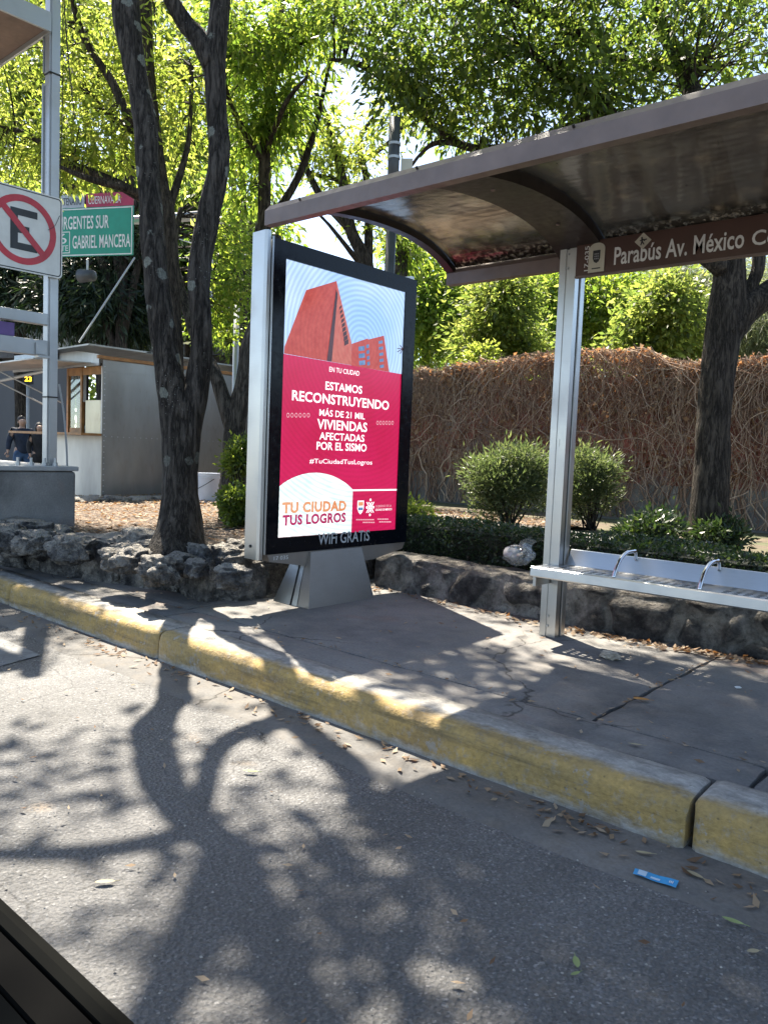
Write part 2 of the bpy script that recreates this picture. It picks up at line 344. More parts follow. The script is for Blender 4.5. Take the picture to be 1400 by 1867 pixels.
# road: fine sheet with slight undulation near the camera
gx = np.concatenate([[-120, -60, -30], np.linspace(-14, 8, 90), [30, 60, 120]]); gy = np.concatenate([[-60, -30, -10], np.linspace(-4, 2.22, 50)])
P = np.array([[(x, y, .006*noise.noise((x*.9, y*.9, 3.1))+.003*noise.noise((x*4, y*4, 0))) for y in gy] for x in gx])
MB().grid(P).build('road', M['asphalt'], smooth=True)['kind'] = 'structure'
gx = np.linspace(-30, 12, 260)
def gedge(x): return 2.22+.05*noise.noise((x*1.3, 0, 9))+.012*noise.noise((x*9, 0, 4))
P = np.array([[(x, gedge(x)-.03+(2.56-gedge(x))*k, .010-(.014 if k == 0 else 0)+.004*noise.noise((x*6, k*2, 0))) for k in (0, .12, .5, 1)] for x in gx])
MB().grid(P).build('gutter', M['gutter'], smooth=True)['kind'] = 'structure'
# faded paint on the road at far left
g = G('faded_paint'); k = g.ramp(g.vor(9, 'DISTANCE_TO_EDGE'), [(.0, 0), (.05, 1)])
sheet('road_marking', [(-4.36, 2.06), (-6.6, 2.06), (-6.6, 1.66), (-4.25, 1.72)], .0075, g.fin(g.mix(g.ramp(g.noise(5, 6), [(.3, .2), (.6, 1)]), (.10, .10, .10), g.mix(k, (.11, .11, .11), (.20, .205, .205))), .85))

# kerb: blocks with open joints
prof = [(2.496, -.02), (2.499, .05), (2.503, .105), (2.508, .140), (2.522, .161), (2.55, ZS-.001), (2.66, ZS+.004), (2.742, ZS+.002), (2.742, -.02)]
km = MB()
joints = [-30, -26, -22, -18, -14.5, -11.3, -8.5, -5.81, -3.86, -.835, 2.1, 5, 8, 12]
for a, b in zip(joints[:-1], joints[1:]):
    n = max(8, int((b-a)/.05)) if b > -9 and a < 3 else 8
    xs = np.concatenate([[a+.008], np.linspace(a+.03, b-.03, n), [b-.008]]); off = random.uniform(-.008, .008)
    P = []
    for i, x in enumerate(xs):
        e = .014 if i in (0, len(xs)-1) else 0
        row = []
        for j, (y, z) in enumerate(prof):
            q = noise.noise((x*2.2, j*.5, 1))*.006+noise.noise((x*11, j*1.3, 5))*.004
            lean = (.02*(.17-z)/.17)*math.sin(x*6) if False else 0
            row.append((x+(random.uniform(-.006, .006) if e else 0), y+q+off+e*(1 if j < 5 else 0), z+(q*.6 if 1 < j < 8 else 0)-(e*.6 if 3 < j < 8 else 0)))
        P.append(row)
    P = np.array(P); km.grid(P)
    n0 = len(prof)
    for r in (P[0], P[-1]): km.add(r, [tuple(range(n0))])
km.build('kerb', M['kerb'], smooth=True)['kind'] = 'structure'

# pavement: slabs with open, crumbled joints over a dark bed
sheet('pavement_bed', [(-30, 2.745), (12, 2.745), (12, 9), (-30, 9)], ZS-.03, M['dark_concrete'])
pv = MB()
def slab(x0, x1, y0, y1, jit=.010):
    nx, ny = max(2, int((x1-x0)/.05)), max(2, int((y1-y0)/.05)); nx = min(nx, 130)
    P = np.zeros((nx+1, ny+1, 3))
    for i in range(nx+1):
        for j in range(ny+1):
            x, y = x0+(x1-x0)*i/nx, y0+(y1-y0)*j/ny; z = ZS+.004*noise.noise((x*1.1, y*1.1, 2))
            if i in (0, nx): x += jit*noise.noise((x*3, y*7, i)); z -= .006
            if j in (0, ny): y += jit*noise.noise((x*7, y*3, j+3)); z -= .006
            P[i, j] = x, y, z
    pv.grid(P)
    b = np.concatenate([P[:, 0], P[-1, 1:], P[::-1, -1][1:], P[0, ::-1][1:]]); n = len(b)
    pv.add(np.concatenate([b, b-(0, 0, .05)]), [(k, (k+1) % n, n+(k+1) % n, n+k) for k in range(n)])
g_ = .009
for a, b in ((-30, -9), (-9, -4.2), (-4.2, -.732), (-.728, 3), (3, 12)): slab(a+g_, b-g_, 2.752, 3.0-.004)
for a, b in ((-30, -8), (-8, -4.3), (-4.3, -1.42), (-1.42, 1.6), (1.6, 5), (5, 12)): slab(a+g_, b-g_, 3.006, 5.0, .014)
slab(-4.6, -3.9, 5.01, 8.9)
pv.build('pavement', M['sidewalk'])['kind'] = 'structure'

# planting beds (earth under leaf litter)
g = G('leaf_litter_soil'); vo = g.n('TexVoronoi', ins={'Scale': 34.0}); g.set(vo.inputs['Vector'], g.pos()); cc = g.sep(vo.outputs['Color'])[0]
c = g.ramp(cc, [(0, (.07, .052, .04)), (.35, (.155, .115, .085)), (.6, (.24, .185, .14)), (.85, (.35, .29, .225)), (1, (.13, .085, .06))])
c = g.mix(g.ramp(vo.outputs['Distance'], [(.3, 0), (.62, .85)]), c, (.06, .04, .028)); c = g.mix(g.ramp(g.noise(2, 5), [(.45, 0), (.7, .6)]), c, (.13, .095, .065))
M['litter'] = g.fin(c, .9, normal=g.bump(g.math('ADD', vo.outputs['Distance'], g.noise(40, 5)), 1, .03))
def bed(name, x0, x1, y0, y1, z, mat, n=40):
    P = np.array([[(x, y, z+.03*noise.noise((x*.8, y*.8, 1))+.01*noise.noise((x*4, y*4, 1))) for y in np.linspace(y0, y1, n)] for x in np.linspace(x0, x1, n)])
    MB().grid(P).build(name, mat, smooth=True)['kind'] = 'structure'
bed('planting_bed', -10.9, -4.55, 3.25, 9.5, .42, M['litter'], 60)
g = G('garden_soil'); c = g.ramp(g.noise(6, 7, .65), [(.3, (.06, .045, .03)), (.7, (.16, .125, .085))]); c = g.mix(g.ramp(g.noise(1.2, 5), [(.45, 0), (.6, .7)]), c, (.05, .075, .025))
bed('garden_ground', -11, 14, 4.95, 40, .37, g.fin(c, .95, normal=g.bump(g.noise(30, 6), .8, .02)), 50)
# garden path
a, b = at(745, 940, z=.42), at(1000, 977, z=.42); d = b-a; d /= np.hypot(d[0], d[1]); nrm = np.array([-d[1], d[0], 0])
pa = a-d*3; pb = b+d*9
MB().add([pa-(0, 0, .0), pb, pb+nrm*.75, pa+nrm*.75], [(0, 1, 2, 3)]).build('path', M['concrete'])['kind'] = 'structure'
sheet('plaza', [(-60, 2.8), (-10.95, 2.8), (-10.95, 40), (-60, 40)], .012, M['sidewalk'])

# ---------------------------------------------------------------- rough stone walls
def rock(mb, c, r, seed, pw=.62, rot=0, sub=3, amp=.16):
    bm = bmesh.new(); bmesh.ops.create_icosphere(bm, subdivisions=sub, radius=1)
    V = []
    cr, sr = math.cos(rot), math.sin(rot)
    for v in bm.verts:
        p = np.array(v.co[:]); q = np.sign(p)*np.abs(p)**pw; q = q/max(1, np.linalg.norm(q)/1.25)
        n = Vector(p*1.3)+Vector((seed*7.1, seed*3.3, seed*1.7))
        k = 1+amp*noise.noise(n)*1.4+amp*.7*noise.noise(n*2.7)-amp*.7*abs(noise.noise(n*3.3))+amp*.35*abs(noise.noise(n*7))+amp*.28*noise.noise(n*15)+amp*.2*noise.noise(n*30)
        dd = noise.voronoi(n*1.5)[0]; k -= amp*.75*max(0, 1-(dd[1]-dd[0])/.14)*.8; k += amp*.5*(.5-dd[0])
        q = q*k*np.asarray(r); V.append((c[0]+q[0]*cr-q[1]*sr, c[1]+q[0]*sr+q[1]*cr, c[2]+q[2]))
    bm.verts.index_update(); mb.add(V, [[p.index for p in f.verts] for f in bm.faces]); bm.free()
rw = MB()
line = smoothpath([(-10.5, 2.45), (-8.2, 2.62), (-6.9, 2.78), (-6.1, 2.98), (-5.4, 3.13), (-4.62, 3.36)], 12)
L = np.concatenate([[0], np.cumsum(np.linalg.norm(np.diff(line, axis=0), axis=1))])
def onl(s): return np.array([np.interp(s, L, line[:, 0]), np.interp(s, L, line[:, 1])])
s = .0; k = 0
widths = [.6, .5, .55, .48, .62, .5, .55, .48, .62, .42, .60, .52, .5, .5]
while s < L[-1]-.1:
    wd = widths[k % len(widths)]; p = onl(s+wd/2); q = onl(s+wd/2+.05)-p; rot = math.atan2(q[1], q[0])
    h = [.37, .33, .38, .31, .36][k % 5]
    rock(rw, (p[0]-math.sin(rot)*.15, p[1]+math.cos(rot)*.15, .13+h/2), (wd*.60, .21, h*.60), k+1, .40, rot, 5, .13)
    for m in range(1+k%2):
        rock(rw, (p[0]-.3*math.sin(rot)+random.uniform(-.15, .15), p[1]+.30*math.cos(rot)+random.uniform(-.03, .1), h+.05+random.uniform(-.06, .04)), (random.uniform(.12, .24), random.uniform(.11, .18), random.uniform(.08, .13)), 50+k*3+m, .7, random.uniform(0, 3), 3, .22)
    s += wd*.98; k += 1
# corner and the side that runs back beside the poster stand
for j, (x, y, rx, ry, h) in enumerate([(-4.56, 3.42, .22, .20, .42), (-4.56, 3.82, .19, .24, .36), (-4.58, 4.27, .18, .25, .42), (-4.58, 4.75, .18, .26, .40), (-4.6, 5.25, .18, .28, .40), (-4.6, 5.8, .18, .3, .38), (-4.6, 6.4, .18, .3, .38)]):
    rock(rw, (x, y, .09+h/2), (rx*1.1, ry*1.1, h*.60), 120+j, .42, 0, 5, .13)
for px, py, r, sd in ((268, 985, .24, 1), (243, 1005, .15, 2), (330, 1010, .13, 3), (395, 1000, .17, 4), (440, 990, .16, 5), (290, 1020, .15, 6), (425, 1030, .12, 7), (215, 1000, .13, 8), (360, 1018, .10, 9), (130, 985, .17, 10), (70, 975, .18, 11), (20, 968, .2, 12)):
    p = at(px, py, z=.50); rock(rw, (p[0], p[1], .43), (r, r*.8, r*.62), 200+sd, .75, sd, 4, .24)
o = rw.build('rubble_wall', M['rock'], smooth=True); tag(o, 'low rugged wall of grey volcanic boulders at the foot of the forked tree', 'stone wall')
# mortared wall on the right
mw = MB(); xs = np.linspace(-4.12, 2.6, 420)
prof = [(4.655, .15), (4.655, .18), (4.656, .21), (4.658, .24), (4.66, .27), (4.662, .30), (4.664, .33), (4.666, .36), (4.670, .39), (4.685, .415), (4.71, .43), (4.75, .437), (4.80, .44), (4.85, .44), (4.90, .44), (4.95, .437), (5.0, .43), (5.03, .40), (5.03, .2)]
rows = []; stn = []
for i, x in enumerate(xs):
    row = []
    for j, (y, z) in enumerate(prof):
        wq = noise.noise((x*3, y*3, z*3))*.35; dd = noise.voronoi((x*2.9+wq, y*2.2, z*3.4+wq))[0]; stn.append(min(1, max(0, (dd[1]-dd[0]-.04)/.22)))
        v = Vector((x*2.1, z*3, y*2)); k = .03*noise.noise(v)-.05*abs(noise.noise(v*1.6))+.02*abs(noise.noise(v*4))+.012*noise.noise(v*9)+.007*noise.noise(v*20)
        wob = -.10*math.exp(-((x+2.4)/.9)**2) + .05*math.exp(-((x+1.1)/.5)**2)
        k = k*.6+.055*(stn[-1]-.6)
        row.append((x, y+wob*(1 if y < 4.9 else 0)-k*(1 if j < 10 else .2), z+.02*noise.noise((x*1.4, y*2, 7))*(j > 7)+.018*noise.noise((x*7, y*9, 7))*(j > 8)+.008*noise.noise((x*19, y*23, 7))*(j > 8)))
    rows.append(row)
rows = np.array(rows); mw.grid(rows); n = len(prof)
# left end face bulges
for sgn, e in ((-1, rows[0]), (1, rows[-1])):
    cpt = e.mean(0)+np.array([sgn*.03, 0, 0]); mw.add(np.vstack([e, cpt]), [(q, (q+1) % n, n) for q in range(n)])
o = mw.build('retaining_wall', M['mwall'], smooth=True); at_ = o.data.attributes.new('stone', 'FLOAT', 'POINT'); nv = len(o.data.vertices); at_.data.foreach_set('value', np.resize(np.array(stn, np.float32), nv)); tag(o, 'low mortared stone retaining wall running behind the shelter bench', 'stone wall')
# stone edging in front of the food kiosk
ed = MB()
for k in range(11):
    p = np.array([-9.75-.02*k, 4.55+.42*k*.9]); rock(ed, (p[0], p[1], .40), (.16, .22, .11), 300+k, .6, 0, 2, .2)
o = ed.build('stone_edging', M['rock'], smooth=True); tag(o, 'low row of rough edging stones along the foot of the metal kiosk', 'stone edging')

# concrete block with frame of an old stop on it
blk = empty('concrete_plinth', (-7.4, 3.2, .2), 'grey concrete plinth block under the steel post with the no-parking sign', 'plinth')
MB().box((-8.6, 1.9, .15), (-6.9, 3.585, .955), bev=.03).build('block', M['concrete'], blk)
MB().box((-8.62, 1.88, .957), (-6.885, 3.60, 1.0), bev=.008).build('cap', M['greypaint'], blk)
# ================================================================== BUS SHELTER
sh = empty('bus_shelter', (-2.3, 4.25, ZS), 'brown and silver bus shelter with curved smoked roof, name board and perforated steel bench', 'bus shelter')
XL, XR = -3.245, 1.55
curve = [(2.75, 2.455), (2.87, 2.505), (3.0, 2.545), (3.2, 2.578), (3.42, 2.60), (3.62, 2.606), (3.80, 2.60), (3.95, 2.580), (4.08, 2.548), (4.18, 2.51), (4.28, 2.455)]
CV = smoothpath([(0, a, b) for a, b in curve], 3)[:, 1:]
CV = np.array([c for i, c in enumerate(CV)])
def strip(x0, x1, d0, d1):
    """box following the roof curve between x0 and x1, from d0 above it to d1 above it"""
    a = [(y, z+d0) for y, z in CV]; b = [(y, z+d1) for y, z in CV]
    poly = a+b[::-1]; m = MB(); n = len(CV)
    for x in (x0, x1): m.add([(x, p[0], p[1]) for p in poly], [])
    F = []
    for i in range(n-1):
        for off in (0, 2*n): F.append((off+i, off+i+1, off+2*n-2-i, off+2*n-1-i))
    for i in range(2*n): F.append((i, (i+1) % (2*n), 2*n+(i+1) % (2*n), 2*n+i))
    m.f = []; m.add(np.zeros((0, 3)), []); m.f = F; return m
# smoked acrylic
g = G('smoked_acrylic'); p = g.pos(); n1 = g.noise(2.2, 6, .6); n2 = g.noise(9, 6, .7, vec=g.pos((.6, 1.5, 1)))
spk = g.vor(13); spc = g.vor(13, out='Color')
dirt = g.math('MULTIPLY', g.ramp(g.math('ADD', spk, g.math('MULTIPLY', g.noise(60, 3), .10)), [(.10, 1), (.14, 0)]), g.ramp(g.sep(spc)[0], [(.80, 0), (.82, 1)]))
zz = g.sep(p)[1]; edge = g.n('MapRange', ins={0: g.math('ADD', zz, g.math('MULTIPLY', n2, .12)), 1: 4.16, 2: 4.30, 3: 0.0, 4: .9}).outputs[0]
dirt = g.math('MAXIMUM', dirt, g.math('MULTIPLY', edge, g.ramp(g.noise(30, 5, .7), [(.42, 0), (.5, 1)])))
gl = g.n('BsdfGlossy', ins={'Roughness': .2}); gl.inputs[0].default_value = (.62, .58, .52, 1); g.set(gl.inputs['Normal'], g.bump(g.noise(2.6, 3), .25, .05))
trn = g.n('BsdfTransparent'); g.set(trn.inputs[0], g.ramp(n1, [(.38, (.28, .245, .20)), (.62, (.46, .41, .33))]))
tl = g.n('BsdfTranslucent'); g.set(tl.inputs[0], (.36, .325, .27)); df = g.n('BsdfDiffuse'); g.set(df.inputs[0], g.ramp(n2, [(.38, (.09, .077, .06)), (.62, (.17, .15, .12))]))
def mx(a, b, f):
    x = g.n('MixShader'); g.set(x.inputs[0], f); g.t.links.new(a.outputs[0], x.inputs[1]); g.t.links.new(b.outputs[0], x.inputs[2]); return x
lw = g.n('LayerWeight', ins={'Blend': .45})
body = mx(mx(trn, tl, .42), df, .30)
sh_ = mx(body, gl, g.n('MapRange', ins={0: lw.outputs['Facing'], 1: 0.0, 2: 1.0, 3: .16, 4: .75}).outputs[0])
dk = g.n('BsdfDiffuse'); dk.inputs[0].default_value = (.012, .009, .007, 1)
fin = mx(sh_, dk, dirt); g.t.links.new(fin.outputs[0], g.out.inputs[0]); M['acrylic'] = g.m
ribs = [(-3.245, -3.185), (-2.40, -2.11), (-.60, -.31), (1.19, 1.48)]
cuts = [(-3.18, -2.402), (-2.108, -.602), (-.308, 1.188)]
for a, b in cuts: strip(a, b, .030, .036).build('roof_panel', M['acrylic'], sh, smooth=False)
strip(*ribs[0], -.012, .05).build('end_rib', M['darkbrown'], sh)
strip(1.49, 1.55, -.012, .05).build('end_rib', M['darkbrown'], sh)
for a, b in ribs[1:]:
    m = strip(a, b, -.035, .045); m.build('rib', M['darkbrown'], sh)
# light reflector collars where each rib meets the front edge
for a, b in ribs[1:]: MB().box((a-.03, 2.79, 2.485), (b+.03, 2.84, 2.50)).build('collar', M['brown'], sh)
# front fascia (two-face channel), back gutter
MB().prism([(2.700, 2.395), (2.752, 2.395), (2.752, 2.50), (2.732, 2.503), (2.700, 2.468)], 0, XL-.01, XR+.01).build('fascia', M['brown'], sh)
for x in np.arange(-3.0, 1.5, .75): MB().tube([(x, 2.712, 2.482), (x, 2.703, 2.490)], .006, 8).build('rivet', M['darkbrown'], sh)
MB().prism([(4.262, 2.375), (4.318, 2.375), (4.318, 2.515), (4.300, 2.515), (4.262, 2.45)], 0, XL, XR).build('back_gutter', M['brown'], sh)
# posts: aluminium extrusion with a groove down each side
for px_ in (-2.255, 1.30):
    x0 = px_-.105; poly = [(x0, 4.19), (x0+.040, 4.19), (x0+.043, 4.196), (x0+.060, 4.196), (x0+.063, 4.19), (px_, 4.19), (px_, 4.235), (px_-.012, 4.238), (px_-.012, 4.262), (px_, 4.265), (px_, 4.31), (x0, 4.31)]
    po = MB().prism(poly, 2, ZS-.01, 2.655).build('post', M['alu'], sh)
    MB().box((px_-.011, 4.239, ZS), (px_-.007, 4.261, 2.65)).build('gasket', M['blackmat'], po)
# name board
bd = MB().box((-2.250, 4.178, 2.302), (1.19, 4.196, 2.492), bev=.003).build('name_board', plain('brown_sign_paint', (.075, .036, .026), .4, 0, .06), sh)
MB().box((-2.250, 4.172, 2.292), (1.19, 4.20, 2.302)).build('board_trim', M['brown'], bd)
YB = 4.1755; ux, uz = (1, 0, 0), (0, 0, 1)
def bpt(px, py): p = at(px, py, y=YB); return p
a, b, c = bpt(1118, 487), bpt(1337, 435), bpt(1118, 464)
tx0 = a[0]; tx1 = bpt(1355, 450)[0]; zb = 2.338
text('Parabús Av. México', (tx0, YB, zb-.001), ux, uz, tx1-tx0, .098, .016).build('lettering', M['white'], bd)
text('Coyoacán', (bpt(1369, 450)[0], YB, zb-.020), ux, uz, .40, .097, .016).build('lettering', M['white'], bd)
p = bpt(1066, 500); text('17-035', (p[0]+.018, YB, 2.325), (0, 0, 1), (-1, 0, 0), .14, .026, .004).build('lettering', M['white'], bd)
# arched emblem plate and diamond sticker
e0, e1 = bpt(1072, 480)[0], bpt(1101, 480)[0]; w_ = e1-e0; arch = [(e0, 2.312), (e1, 2.312), (e1, 2.440)]+[(e0+w_/2+w_/2*math.cos(t), 2.440+.035*math.sin(t)) for t in np.linspace(0, math.pi, 12)[1:-1]]+[(e0, 2.440)]
em = MB().prism(arch, 1, YB-.001, YB+.002).build('emblem_plate', M['offwhite'], bd)
M['ink'] = plain('dark_ink', (.03, .03, .032), .6, 0, .1)
q = MB(); cx = e0+w_/2
shp = [(-.022, .035), (.022, .035), (.022, -.01), (.014, -.028), (0, -.036), (-.014, -.028), (-.022, -.01)]
q.prism([(cx+x*1.0, 2.398+z*1.0) for x, z in shp], 1, YB-.0025, YB-.001); q.box((cx-.026, YB-.0025, 2.330), (cx+.026, YB-.001, 2.336))
q.build('emblem', M['ink'], em)
q = MB()
for i in range(3):
    for j in range(3): q.box((cx-.013+i*.010, YB-.0035, 2.383+j*.013), (cx-.007+i*.010, YB-.0025, 2.390+j*.013))
q.build('emblem_detail', M['greypaint'], em)
dc = bpt(1171, 447); dm = MB().prism([(dc[0]+.047*x, 2.447+.044*z) for x, z in ((-1, 0), (0, -1), (1, 0), (0, 1))], 1, YB-.001, YB+.002).build('diamond_sticker', M['offwhite'], bd)
q = MB(); X = dc[0]; Z = 2.447
q.tube([(X-.006, YB-.003, Z+.020), (X-.004, YB-.003, Z-.002)], .004, 6).tube([(X-.004, YB-.003, Z-.002), (X-.010, YB-.003, Z-.022)], .003, 6).tube([(X-.004, YB-.003, Z-.002), (X+.008, YB-.003, Z-.020)], .003, 6).tube([(X-.016, YB-.003, Z+.002), (X+.022, YB-.003, Z+.006)], .003, 6).tube([(X-.006, YB-.003, Z+.012), (X+.012, YB-.003, Z-.001)], .003, 6)
q.build('pictogram', M['ink'], dm)
for zz_ in (.24, .30, 2.36, 2.44):
    MB().tube([(-2.307, 4.189, zz_), (-2.307, 4.184, zz_)], .008, 8).build('bolt', M['galv'], sh)
MB().box((-2.262, 4.1865, 1.32), (-2.296, 4.1885, 1.365)).build('sticker_scrap', M['offwhite'], sh)
for xr_, yr_ in ((-2.25, 3.3), (-2.25, 3.95), (-.45, 3.3), (-.45, 3.95)):
    zr_ = float(np.interp(yr_, CV[:, 0], CV[:, 1]))-.036; MB().lathe([(.0, -.008), (.010, -.006), (.012, 0)], (xr_, yr_, zr_), 8, cap=False).build('bolt', M['brown'], sh)
# bench: perforated seat, front nosing, backrest, hoop arms
bx0, bx1 = -2.325, 1.30
bn = MB()
bn.prism([(3.985, .565), (3.992, .558), (4.02, .558), (4.02, .612), (3.998, .6175), (3.988, .612)], 0, bx0, bx1)
seat = MB(); pit_x, pit_y = .052, .034
nx, ny = int((bx1-bx0)/pit_x), 7; y0 = 4.02
xs = []; 
for i in range(nx): xs += [bx0+i*pit_x, bx0+i*pit_x+.012, bx0+(i+1)*pit_x-.012]
xs.append(bx0+nx*pit_x); ys = [4.018, 4.035]
for j in range(ny): ys += [4.035+j*pit_y+.009, 4.035+(j+1)*pit_y-.009, 4.035+(j+1)*pit_y]
ys = sorted(set(ys)); V = [(x, y, .614) for x in xs for y in ys]; F = []; ly = len(ys)
for i in range(len(xs)-1):
    for j in range(ly-1):
        col = i//3; gap = any(abs(xs[i]-g0) < .05 for g0 in (-1.83, -1.37, -.45))
        hole = (i % 3 == 1) and (j >= 1) and ((j-1) % 3 == 1) and not gap
        if not hole: F.append((i*ly+j, i*ly+j+1, (i+1)*ly+j+1, (i+1)*ly+j))
seat.add(V, F); st = seat.build('seat', M['steel'], sh)
bn.build('seat_nosing', M['steel'], st)
MB().box((bx0, 4.02, .50), (bx0+.02, 4.19, .61)).build('seat_bracket', M['alu'], st); MB().box((bx1-.02, 4.02, .50), (bx1, 4.26, .61)).build('seat_bracket', M['alu'], st)
MB().box((-2.2, 4.10, .545), (1.2, 4.16, .575)).build('seat_beam', M['alu'], st)
bk = [(4.268, .600), (4.274, .594), (4.292, .63), (4.318, .695), (4.330, .699), (4.330, .705), (4.314, .703), (4.288, .645)]
MB().prism(bk, 0, -2.245, 1.19).build('backrest', M['steel'], sh)
for xa in (-1.83, -1.37, -.45, .45):
    pts = smoothpath([(xa, 4.02, .612), (xa, 4.05, .665), (xa, 4.10, .712), (xa, 4.17, .740), (xa, 4.25, .742), (xa, 4.292, .738), (xa, 4.305, .69)], 6)
    MB().tube(pts, .0105, 12).build('armrest', M['chrome'], sh, smooth=True)

# ================================================================== DIGITAL POSTER STAND
ad = empty('digital_poster_stand', (-3.95, 3.95, ZS), 'tall street poster stand with glowing red screen reading ESTAMOS RECONSTRUYENDO', 'advertising stand')
XF = -3.886
MB().box((-4.035, 3.315, .545), (XF-.021, 4.735, 2.56), bev=.006).build('cabinet', M['alu'], ad)
MB().prism([(-4.05, 3.268), (-3.925, 3.262), (-3.905, 3.272), (-3.905, 3.298), (-3.915, 3.302), (-4.04, 3.302)], 2, .515, 2.61).build('side_profile', M['alu'], ad)
MB().prism([(-4.05, 4.782), (-3.96, 4.788), (-3.95, 4.778), (-3.95, 4.752), (-3.955, 4.74), (-4.04, 4.74)], 2, .515, 2.61).build('side_profile', M['alu'], ad)
MB().tube([(-3.985, 3.2665, .60), (-3.985, 3.258, .60)], .010, 10).build('lock', M['blackmat'], ad)
MB().box((-3.9, 3.303, .552), (XF-.001, 3.309, 2.575)).build('edge_strip', M['steel'], ad)
fr = MB()
yl, yr, z0, z1 = 3.412, 4.611, .656, 2.456
for a, b in (((XF-.02, 3.312, .550), (XF, yl, 2.567)), ((XF-.02, yr, .550), (XF, 4.738, 2.567)), ((XF-.02, yl, .550), (XF, yr, z0)), ((XF-.02, yl, z1), (XF, yr, 2.567))): fr.box(a, b)
bz = fr.build('bezel', M['black'], ad)
p0, p1 = at(580, 985, x=XF), at(673, 985, x=XF)
text('WiFi GRATiS', (XF+.002, p0[1], .585), (0, 1, 0), (0, 0, 1), p1[1]-p0[1], .082, .012).build('lettering', plain('pale_grey_film', (.42, .43, .44), .5, 0, .05), bz)
# skirt and pedestal
M['skirt'] = m_metal('champagne_metal', (.30, .275, .25), .42, (1, 1, 8), .75)
sk = MB().prism([(3.33, .548), (4.73, .548), (4.70, .50), (4.36, .44), (3.72, .44), (3.35, .50)], 0, -4.02, XF-.006).build('skirt', M['skirt'], ad)
text('17 035', (XF-.004, 3.385, .508), (0, 1, 0), (0, 0, 1), .125, .026, .003).build('lettering', M['white'], sk)
zt = .442
pd = MB()
def frust(b, t, z0_, z1_):
    V = [(b[0], b[1], z0_), (b[2], b[1], z0_), (b[2], b[3], z0_), (b[0], b[3], z0_), (t[0], t[1], z1_), (t[2], t[1], z1_), (t[2], t[3], z1_), (t[0], t[3], z1_)]
    return V, [(0, 3, 2, 1), (4, 5, 6, 7), (0, 1, 5, 4), (1, 2, 6, 5), (2, 3, 7, 6), (3, 0, 4, 7)]
pd.add(*frust((-3.90, 3.615, -3.785, 4.275), (-3.91, 3.70, -3.872, 4.21), ZS-.01, .545)); pd.build('pedestal', M['skirt'], ad)
MB().add(*frust((-4.15, 3.612, -3.905, 4.27), (-4.02, 3.698, -3.912, 4.21), ZS-.01, .54)).build('pedestal_back', M['alu'], ad)
MB().add(*frust((-3.97, 3.606, -3.962, 3.62), (-3.952, 3.690, -3.944, 3.71), ZS-.005, .535)).build('pedestal_groove', M['blackmat'], ad)
# --- the lit picture: screen with a fine LED grid
XS = XF-.012
def S(px, py): q = at(px, py, x=XS); return (q[1], q[2])
def led(name, c1, c2, st, sc=3.0, band=0.10):
    g = G(name); sp = g.sep(g.pos()); n = g.noise(sc, 3)
    c = g.ramp(n, [(.3, c1), (.7, c2)])
    wv = g.n('TexWave', wave_type='RINGS', rings_direction='SPHERICAL', ins={'Scale': 9.0, 'Distortion': 1.2, 'Detail': 1.0}); mp = g.n('Mapping'); g.t.links.new(g.n('NewGeometry').outputs['Position'], mp.inputs[0]); mp.inputs['Location'].default_value = (3.9, -4.15, -2.0); g.t.links.new(mp.outputs[0], wv.inputs[0])
    rows = g.math('SINE', g.math('MULTIPLY', sp[2], 2*math.pi/.0085)); cols = g.math('SINE', g.math('MULTIPLY', sp[1], 2*math.pi/.0085))
    dot = g.math('ADD', .86, g.math('MULTIPLY', g.math('ADD', rows, cols), .07))
    k = g.math('ADD', 1-band/2, g.math('MULTIPLY', wv.outputs[1], band))
    g.fin((.01, .01, .01), .25, **{'Emission Color': c, 'Emission Strength': g.math('MULTIPLY', g.math('MULTIPLY', dot, k), st)}); return g.m
EM = .27
M['led_red'] = led('led_crimson', (.62, .008, .08), (.74, .012, .125), EM, 2.5, .12)
M['led_sky'] = led('led_sky', (.30, .50, .85), (.55, .70, .92), EM*1.35, 1.2, .28)
M['led_brick'] = led('led_brick', (.50, .06, .045), (.62, .10, .075), EM, 22)
M['led_brick2'] = led('led_brick_light', (.60, .13, .10), (.68, .2, .15), EM, 22)
M['led_dark'] = led('led_dark', (.05, .02, .03), (.1, .04, .05), EM)
M['led_win'] = led('led_window', (.08, .18, .42), (.2, .35, .62), EM, 30)
M['led_white'] = led('led_white', (.9, .86, .9), (.95, .93, .95), EM*1.7)
M['led_pale'] = led('led_pale', (.55, .85, .9), (.9, .95, .93), EM*1.5, 5, .35)
M['led_orange'] = led('led_orange', (.75, .28, .12), (.8, .38, .2), EM*1.2)
M['led_mag'] = led('led_magenta', (.50, .02, .13), (.58, .03, .16), EM)
M['led_pink'] = led('led_pink', (.85, .42, .5), (.9, .5, .58), EM*1.2)
sc_ = MB().add([(XS, yl-.002, z0-.002), (XS, yr+.002, z0-.002), (XS, yr+.002, z1+.002), (XS, yl-.002, z1+.002)], [(0, 1, 2, 3)]).build('screen', M['led_red'], ad)
def lay(name, pts, mat, k):
    x = XS+.0012*k
    return MB().add([(x, *S(*p)) for p in pts], [tuple(range(len(pts)))]).build(name, M[mat], sc_)
sl0 = [(yl-.002, z1+.002), (yr+.002, z1+.002)]
x = XS+.0012
MB().add([(x, yl-.001, z1+.001), (x, yr+.001, z1+.001), (x, yr+.001, S(731, 682)[1]), (x, yl-.001, S(517, 645)[1])], [(0, 1, 2, 3)]).build('sky_picture', M['led_sky'], sc_)
lay('building_picture', [(558, 529), (613, 512.5), (640, 624), (640, 666), (517.5, 644.5), (518.5, 632)], 'led_brick', 2)
lay('building_picture', [(613, 513), (640, 624), (640.5, 666), (604, 659.5), (614, 536)], 'led_brick2', 3)
